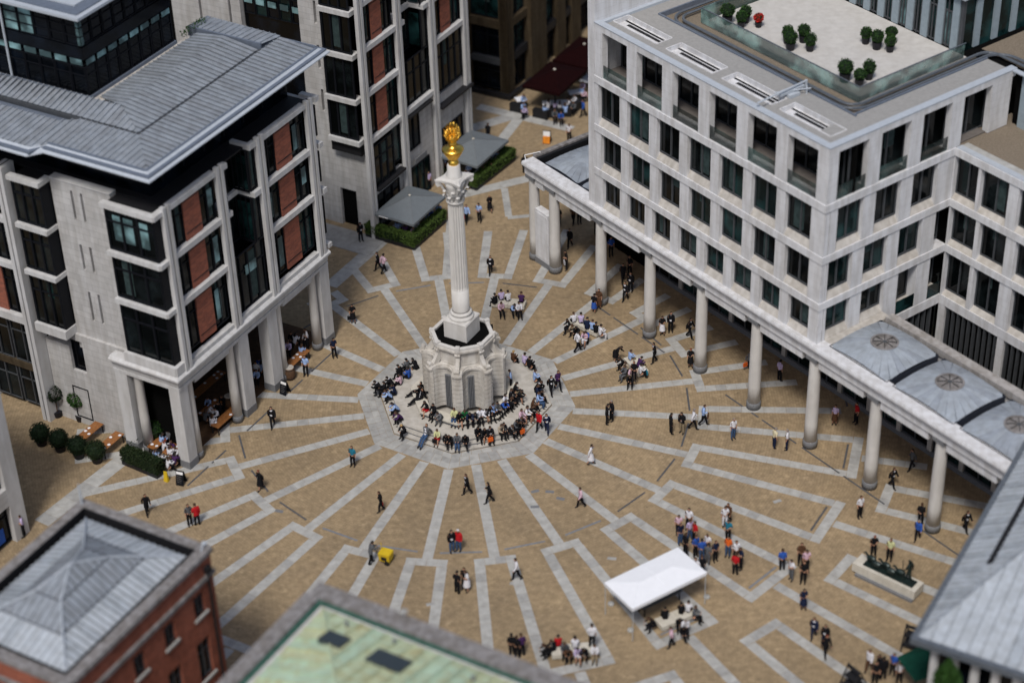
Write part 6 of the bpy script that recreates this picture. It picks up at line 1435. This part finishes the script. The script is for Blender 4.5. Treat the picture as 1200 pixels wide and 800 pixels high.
8.24|42.73|0.45|T|tb|270|gy|bk|br|
8.78|42.36|0.45|T|tb|270|bl|bk|br|
9.75|44.78|0.45|T|tb|200|wh|bk|br|
10.19|44.08|0.45|T|tb|230|gy|bk|br|
10.41|45.4|0.45|T|tb|200|wh|bk|br|
11.04|47.05|0.45|T|tb|250|lb|bk|br|
11.41|46.34|0.45|T|tb|200|pk|bk|br|
11.17|48.07|0.45|T|tb|250|lp|bk|br|
@|waiting by the orange board on the far paving|people on the far paving
9.41|38.9|0.0|G|s2|270|wh|bk|bk|
"""
# ================================================================ PEOPLE
# joints of each pose, facing +x, left side +y; key: pelvis, spine, chest, neck, head centre, then arms and legs
def pose(pel, lean, arms, legs, look=0.0, tilt=0.0):
    "pel = hip height; lean = forward lean of the trunk (deg); arms/legs = [(elbow),(wrist)] offsets / [(knee),(ankle)] for left,right"
    c, s = math.cos(R(lean)), math.sin(R(lean)); V = Vector
    def up(d, y=0.0, f=0.0): return V((s * d + c * f, y, pel + c * d - s * f))
    J = {'pel': V((0, 0, pel)), 'spine': up(.20), 'chest': up(.40), 'neck': up(.56), 'nk2': up(.62, 0, .01)}
    l2 = R(lean + tilt); hd = V((math.sin(l2), 0, math.cos(l2))); J['head'] = J['nk2'] + hd * .10 + V((.02, 0, 0)); J['top'] = J['head'] + hd * .09
    J['fwd'] = V((math.cos(l2), 0, -math.sin(l2))); J['up'] = hd
    for sd, (e, w), (k, a) in ((1, arms[0], legs[0]), (-1, arms[1], legs[1])):
        n = 'L' if sd > 0 else 'R'; sh = up(.49, .17 * sd); J['sh' + n] = sh; J['el' + n] = sh + V((e[0], e[1] * sd, e[2])); J['wr' + n] = J['el' + n] + V((w[0], w[1] * sd, w[2])); J['ha' + n] = J['wr' + n] + (V((w[0], w[1] * sd, w[2])).normalized() + V((0, 0, -.2))) * .085
        J['hp' + n] = V((0, .09 * sd, pel - .03)); J['kn' + n] = V((k[0], k[1] * sd, k[2])); J['an' + n] = V((a[0], a[1] * sd, a[2])); J['to' + n] = J['an' + n] + V((.17, .02 * sd, -.055 if a[2] < .2 else -.03))
    return J
dn = ((-.03, .05, -.28), (.06, 0, -.24)); bent = ((-.02, .05, -.26), (.22, -.14, .03)); phone = ((.06, .08, -.22), (.10, -.08, .22)); fwdA = ((.14, .03, -.24), (.22, -.10, .02)); swF = ((.10, .05, -.26), (.16, 0, -.18)); swB = ((-.14, .05, -.25), (-.02, 0, -.25)); prop = ((-.16, .05, -.24), (-.12, .02, -.18))
st_ = ((.01, .10, .50), (-.02, .10, .085))
POSES = {
 'st': pose(.93, 1, (dn, dn), (st_, ((.03, .12, .50), (.02, .13, .085)))),
 's2': pose(.93, 3, (bent, dn), (((.03, .11, .50), (.03, .14, .085)), ((.0, .10, .50), (-.05, .10, .085))), tilt=14),
 'wa': pose(.90, 4, (swF, swB), (((-.06, .09, .48), (-.32, .09, .14)), ((.16, .09, .50), (.24, .09, .085)))),
 'wb': pose(.90, 4, (swB, bent), (((.16, .09, .50), (.24, .09, .085)), ((-.06, .09, .48), (-.32, .09, .14)))),
 'wc': pose(.91, 5, (phone, swB), (((.14, .08, .50), (.18, .08, .085)), ((-.03, .09, .48), (-.25, .09, .13)))),
 'be': pose(.90, 42, (fwdA, dn), (st_, ((.03, .12, .50), (.02, .13, .085))), tilt=10),
 'pu': pose(.92, 14, (fwdA, fwdA), (((.12, .1, .50), (.12, .1, .085)), ((-.04, .1, .48), (-.2, .1, .10)))),
 'si': pose(.53, 4, (fwdA, fwdA), (((.42, .11, .50), (.44, .11, .085)), ((.43, .10, .50), (.40, .12, .085))), tilt=18),
 'sl': pose(.53, 36, (((.18, .06, -.22), (.18, -.12, .0)), ((.20, .04, -.20), (.14, -.12, .06))), (((.40, .15, .52), (.38, .15, .085)), ((.42, .14, .52), (.46, .14, .085))), tilt=0),
 'sb': pose(.52, -16, (prop, prop), (((.45, .08, .42), (.86, .09, .085)), ((.44, .10, .44), (.78, .12, .085)))),
 'sc': pose(.53, 24, (fwdA, fwdA), (((.40, .07, .53), (.34, .09, .085)), ((.42, .02, .58), (.60, -.14, .34))), tilt=20),
 's4': pose(.53, 14, (bent, fwdA), (((.40, .13, .52), (.50, .16, .085)), ((.42, .10, .52), (.34, .10, .085))), tilt=22),
 'tb': pose(.53, 16, (fwdA, fwdA), (((.40, .11, .50), (.36, .11, .085)), ((.42, .10, .50), (.44, .10, .085))), tilt=6)}
RAD = {'pel': (.155, .12), 'spine': (.13, .10), 'chest': (.155, .11), 'neck': (.065, .06), 'nk2': (.055, .055), 'head': (.088, .10), 'top': (.065, .075), 'sh': (.068, .068), 'el': (.046, .046), 'wr': (.032, .032), 'ha': (.036, .026), 'hp': (.095, .095), 'kn': (.062, .062), 'an': (.042, .042), 'to': (.036, .036)}
BONES = [('pel', 'spine', 'torso'), ('spine', 'chest', 'torso'), ('chest', 'neck', 'torso'), ('neck', 'nk2', 'neck'), ('nk2', 'head', 'head'), ('head', 'top', 'head')]
for n in 'LR': BONES += [('chest', 'sh' + n, 'torso'), ('sh' + n, 'el' + n, 'uarm'), ('el' + n, 'wr' + n, 'farm'), ('wr' + n, 'ha' + n, 'hand'), ('pel', 'hp' + n, 'hips'), ('hp' + n, 'kn' + n, 'thigh'), ('kn' + n, 'an' + n, 'shin'), ('an' + n, 'to' + n, 'foot')]
dg = bpy.context.evaluated_depsgraph_get()
PM = {}
def body_mesh(pn):
    J = POSES[pn]; names = [k for k in J if k not in ('fwd', 'up')]; idx = {k: i for i, k in enumerate(names)}
    me = bpy.data.meshes.new('skeleton'); me.from_pydata([J[k] for k in names], [(idx[a], idx[b]) for a, b, _ in BONES], []); o = bpy.data.objects.new('skeleton', me); COL.objects.link(o)
    sk = o.modifiers.new('skin', 'SKIN'); sk.use_smooth_shade = True; sk.branch_smoothing = .4; sd = o.modifiers.new('sub', 'SUBSURF'); sd.levels = 1; sd.render_levels = 1
    for k in names:
        v = me.skin_vertices[0].data[idx[k]]; r = RAD.get(k) or RAD[k[:-1]]; v.radius = (r[0] * 1.08, r[1] * 1.08); v.use_root = (k == 'pel')
    bpy.context.view_layer.update(); ev = o.evaluated_get(bpy.context.evaluated_depsgraph_get()); m = bpy.data.meshes.new_from_object(ev); m.name = 'person_body'
    bpy.data.objects.remove(o); m.materials.clear(); m.materials.append(None)
    cls = []
    for v in m.vertices:
        best = None
        for a, b, c in BONES:
            A, B = J[a], J[b]; d = B - A; t = max(0, min(1, (v.co - A).dot(d) / d.length_squared)); q = (v.co - A - d * t).length / (RAD.get(a) or RAD[a[:-1]])[0] ** .5
            if best is None or q < best[0]: best = (q, c, t)
        cls.append(best[1:])
    # a nose and ears give the head a front
    bm = bmesh.new(); bm.from_mesh(m)
    for off, s in ((J['fwd'] * .115 - J['up'] * .01, (.02, .014, .026)), (Vector((0, .092, 0)), (.018, .012, .028)), (Vector((0, -.092, 0)), (.018, .012, .028))):
        bmesh.ops.create_icosphere(bm, subdivisions=1, radius=1, matrix=Matrix.Translation(J['head'] + off) @ Matrix.Diagonal((*s, 1)))
    m2 = bpy.data.meshes.new('person_body'); bm.to_mesh(m2); bm.free(); m2.materials.append(None)
    for p in m2.polygons: p.use_smooth = True
    return m, m2, cls
def shell(pn, name, test, off):
    key = (pn, name, off)
    if key in PM: return PM[key]
    m, _, cls = PM[(pn, 'body')]; J = POSES[pn]; keep = [f for f in m.polygons if sum(1 for v in f.vertices if test(m.vertices[v].co, *cls[v], J)) >= max(2, len(f.vertices) - 1)]
    used = sorted({v for f in keep for v in f.vertices}); ix = {v: i for i, v in enumerate(used)}
    me = bpy.data.meshes.new(name); me.from_pydata([m.vertices[v].co + m.vertices[v].normal * off for v in used], [], [[ix[v] for v in f.vertices] for f in keep]); me.materials.append(None)
    for p in me.polygons: p.use_smooth = True
    PM[key] = me; return me
def hairT(co, c, t, J): return c == 'head' and ((co - J['head']).dot(J['up']) * .9 - (co - J['head']).dot(J['fwd']) * 1.0) > -.005
def hairL(co, c, t, J): return hairT(co, c, t, J) or (c in ('head', 'neck', 'torso') and (co - J['head']).dot(J['fwd']) < -.02 and (co - J['head']).length < .27)
def topT(co, c, t, J): return c in ('torso', 'uarm', 'farm') or (c == 'hips' and co.z > J['pel'].z - .02)
def topS(co, c, t, J): return c in ('torso', 'uarm')
def jackT(co, c, t, J): return c in ('torso', 'uarm', 'farm', 'hips') or (c == 'thigh' and t < .12)
def trT(co, c, t, J): return c in ('hips', 'thigh', 'shin')
def skT(co, c, t, J): return c in ('hips',) or (c == 'thigh' and t < .92)
def shoeT(co, c, t, J): return c == 'foot' or (c == 'shin' and t > .93)
def shirtT(co, c, t, J): return c in ('torso',) and (co - J['chest']).dot(Vector((1, 0, 0))) > .03 and abs(co.y) < .07
for pn in POSES:
    a, b, c = body_mesh(pn); PM[(pn, 'body')] = (a, b, c)
fo = link('figure', PM[('wa', 'body')][1], sculpture, (1.55, 0, .06), R(190)); fo.material_slots[0].link = 'OBJECT'; fo.material_slots[0].material = M['bronze']; fo.scale = (1.08,) * 3
co_ = link('robe', shell('wa', 'robe', lambda co, c, t, J: c in ('torso', 'hips', 'thigh', 'uarm'), .03), fo); co_.material_slots[0].link = 'OBJECT'; co_.material_slots[0].material = M['bronze']
def skirt_mesh(pn):
    key = (pn, 'skirt')
    if key not in PM:
        J = POSES[pn]; mb = MB(); z0 = J['pel'].z + .08; vs = []; n = 14
        for r, rx, z in ((.15, 0, z0), (.19, 0, z0 - .14), (.21, .02, z0 - .34), (.24, .03, z0 - .56)):
            for i in range(n): a = 2 * math.pi * i / n; vs.append((rx + r * 1.05 * math.cos(a), r * math.sin(a), z))
        mb.add(vs, [(j * n + (i + 1) % n, j * n + i, (j + 1) * n + i, (j + 1) * n + (i + 1) % n) for j in range(3) for i in range(n)]); PM[key] = mb.mesh('skirt', M['f_bk'], True)
    return PM[key]
BAG = MB().prism([(-.05, -.18), (.05, -.18), (.05, .18), (-.05, .18)], -.32, .0).tube((0, -.12, 0), (0, 0, .2), .012, 4).tube((0, .12, 0), (0, 0, .2), .012, 4).mesh('bag', M['f_bk'])
def cl(o, m):
    if len(o.material_slots): o.material_slots[0].link = 'OBJECT'; o.material_slots[0].material = m
    return o
WORD = {'bk': 'black', 'nv': 'navy', 'gy': 'grey', 'wh': 'white', 'lb': 'pale blue', 'bl': 'bright blue', 'lp': 'lilac', 'pk': 'pink', 'rd': 'red', 'gn': 'green', 'yl': 'lime', 'or': 'orange', 'br': 'brown', 'bg': 'beige', 'tl': 'teal', 'jn': 'blue jeans', 'pp': 'purple', 'kh': 'khaki', 'cr': 'cream'}
HW = {'bk': 'black haired', 'br': 'brown haired', 'bl': 'fair haired', 'rd': 'red haired', 'gl': 'grey haired'}
place = grp = ''; seen = []; bags = []; prnd = random.Random(3)
for ln in PEOPLE.strip().split('\n'):
    f = ln.split('|')
    if f[0] == '@': place, grp = f[1], f[2]; continue
    x, y, z, kind, pn, face, top, bot, hair, flg = float(f[0]), float(f[1]), float(f[2]), f[3], f[4], float(f[5]), f[6], f[7], f[8], f[9]
    sit = pn in ('si', 'sl', 'sb', 'sc', 's4', 'tb')
    rz = z
    if sit and kind in 'BT': rz = 0.0
    if sit and kind == 'S': rz = z - .45 + (.09 if z < .5 else 0)
    jack = top.endswith('j') and len(top) == 3; tc = top[:2]; dress = bot[0] == 'd' and len(bot) == 3; sk = (bot[0] == 'k' and len(bot) == 3) or dress; bc = bot[-2:]
    J = POSES[pn]; sc = 1.07 * prnd.uniform(.96, 1.04) * (.96 if sk else 1.0)
    r = thing('person', '', 'person', (x, y, rz), R(face + prnd.uniform(-6, 6)), grp); r.scale = (sc, sc, sc)
    b = cl(link('body', PM[(pn, 'body')][1], r), M['skin'])
    cl(link('hair', shell(pn, 'hair', hairL if sk or (prnd.random() < .12) else hairT, .022), r), M['h_' + hair]) if 'cap' not in flg else cl(link('cap', shell(pn, 'hair', hairT, .03), r), M['f_wh'])
    if jack:
        cl(link('jacket', shell(pn, 'jacket', jackT, .030), r), M['f_' + tc]); 
        if tc != 'rd': cl(link('shirt', shell(pn, 'shirt', shirtT, .036), r), M['f_wh'])
    else: cl(link('shirt', shell(pn, 'top', topT if prnd.random() < .8 else topS, .018), r), M['f_' + (bc if dress else tc)])
    if sk:
        if sit: cl(link('skirt', shell(pn, 'skirt_s', skT, .04), r), M['f_' + bc])
        else: cl(link('skirt', skirt_mesh(pn), r), M['f_' + bc])
    else: cl(link('trousers', shell(pn, 'trousers', trT, .016), r), M['f_' + bc])
    cl(link('shoes', shell(pn, 'shoes', shoeT, .012), r), M['shoe'])
    bagtxt = ''
    if flg.startswith('bag'):
        h = J['haR']; an_ = r.rotation_euler[2]; hx, hy, hz = h.x * sc, (h.y - .03) * sc, (h.z - .14) * sc; bkey = {'': 'bk', 'r': 'rd', 'b': 'br', 'w': 'wh', 'o': 'or', 't': 'tl'}[flg[3:4]]; bg_ = cl(link('bag', BAG, None, (x + hx * math.cos(an_) - hy * math.sin(an_), y + hx * math.sin(an_) + hy * math.cos(an_), max(rz + hz, rz + .33)), an_), M['f_' + bkey]); bags.append((bg_, WORD[bkey], r)); bagtxt = ' with a bag'
    a1 = f"{WORD[tc]} jacket" if jack else (f"{WORD[bc]} dress" if dress else f"{WORD[tc]} top")
    a2 = '' if dress else (f" and {WORD[bc]} skirt" if sk else (' and jeans' if bc == 'jn' else f" and {WORD[bc]} trousers"))
    if a2 and tc == bc and not sk: a1, a2 = (f"{WORD[tc]} suit" if jack else f"all {WORD[tc]} clothes"), ''
    seen.append([r, f"person in {a1}{a2}", HW[hair], bagtxt.strip(), place, (x - 3.6) / (y + 120.6)])
from collections import defaultdict
byp = defaultdict(list)
for s in seen: byp[(s[1], s[4])].append(s)
ORD = ['leftmost', 'second from left', 'third from left', 'fourth from left', 'fifth from left', 'sixth from left', 'seventh from left', 'eighth from left', 'ninth from left']
for k, L in byp.items():
    L.sort(key=lambda s: s[5])
    for i, s in enumerate(L):
        lab = s[1] + (' ' + s[3] if s[3] and len(L) == 1 else '') + ' ' + s[4]
        if len(L) > 1: lab = s[1] + ', ' + ((ORD[i] if i < 9 else f'{i + 1}th from left') if i < len(L) - 1 or len(L) > 9 else 'rightmost') + ' so dressed ' + s[4]
        w = lab.split(); 
        if len(w) > 16: lab = lab.replace('person in ', '', 1).replace(' so dressed', ''); w = lab.split()
        s[0]['label'] = ' '.join(w[:16])
for bo, w_, pr__ in bags: tag(bo, ' '.join((w_ + ' bag held by ' + pr__['label'].replace('person in', 'the person in').replace(' with a bag', '')).split()[:16]), 'bag', 'bags carried by people')
for k in [k for k in PM if k[1] == 'body']: bpy.data.meshes.remove(PM[k][0])
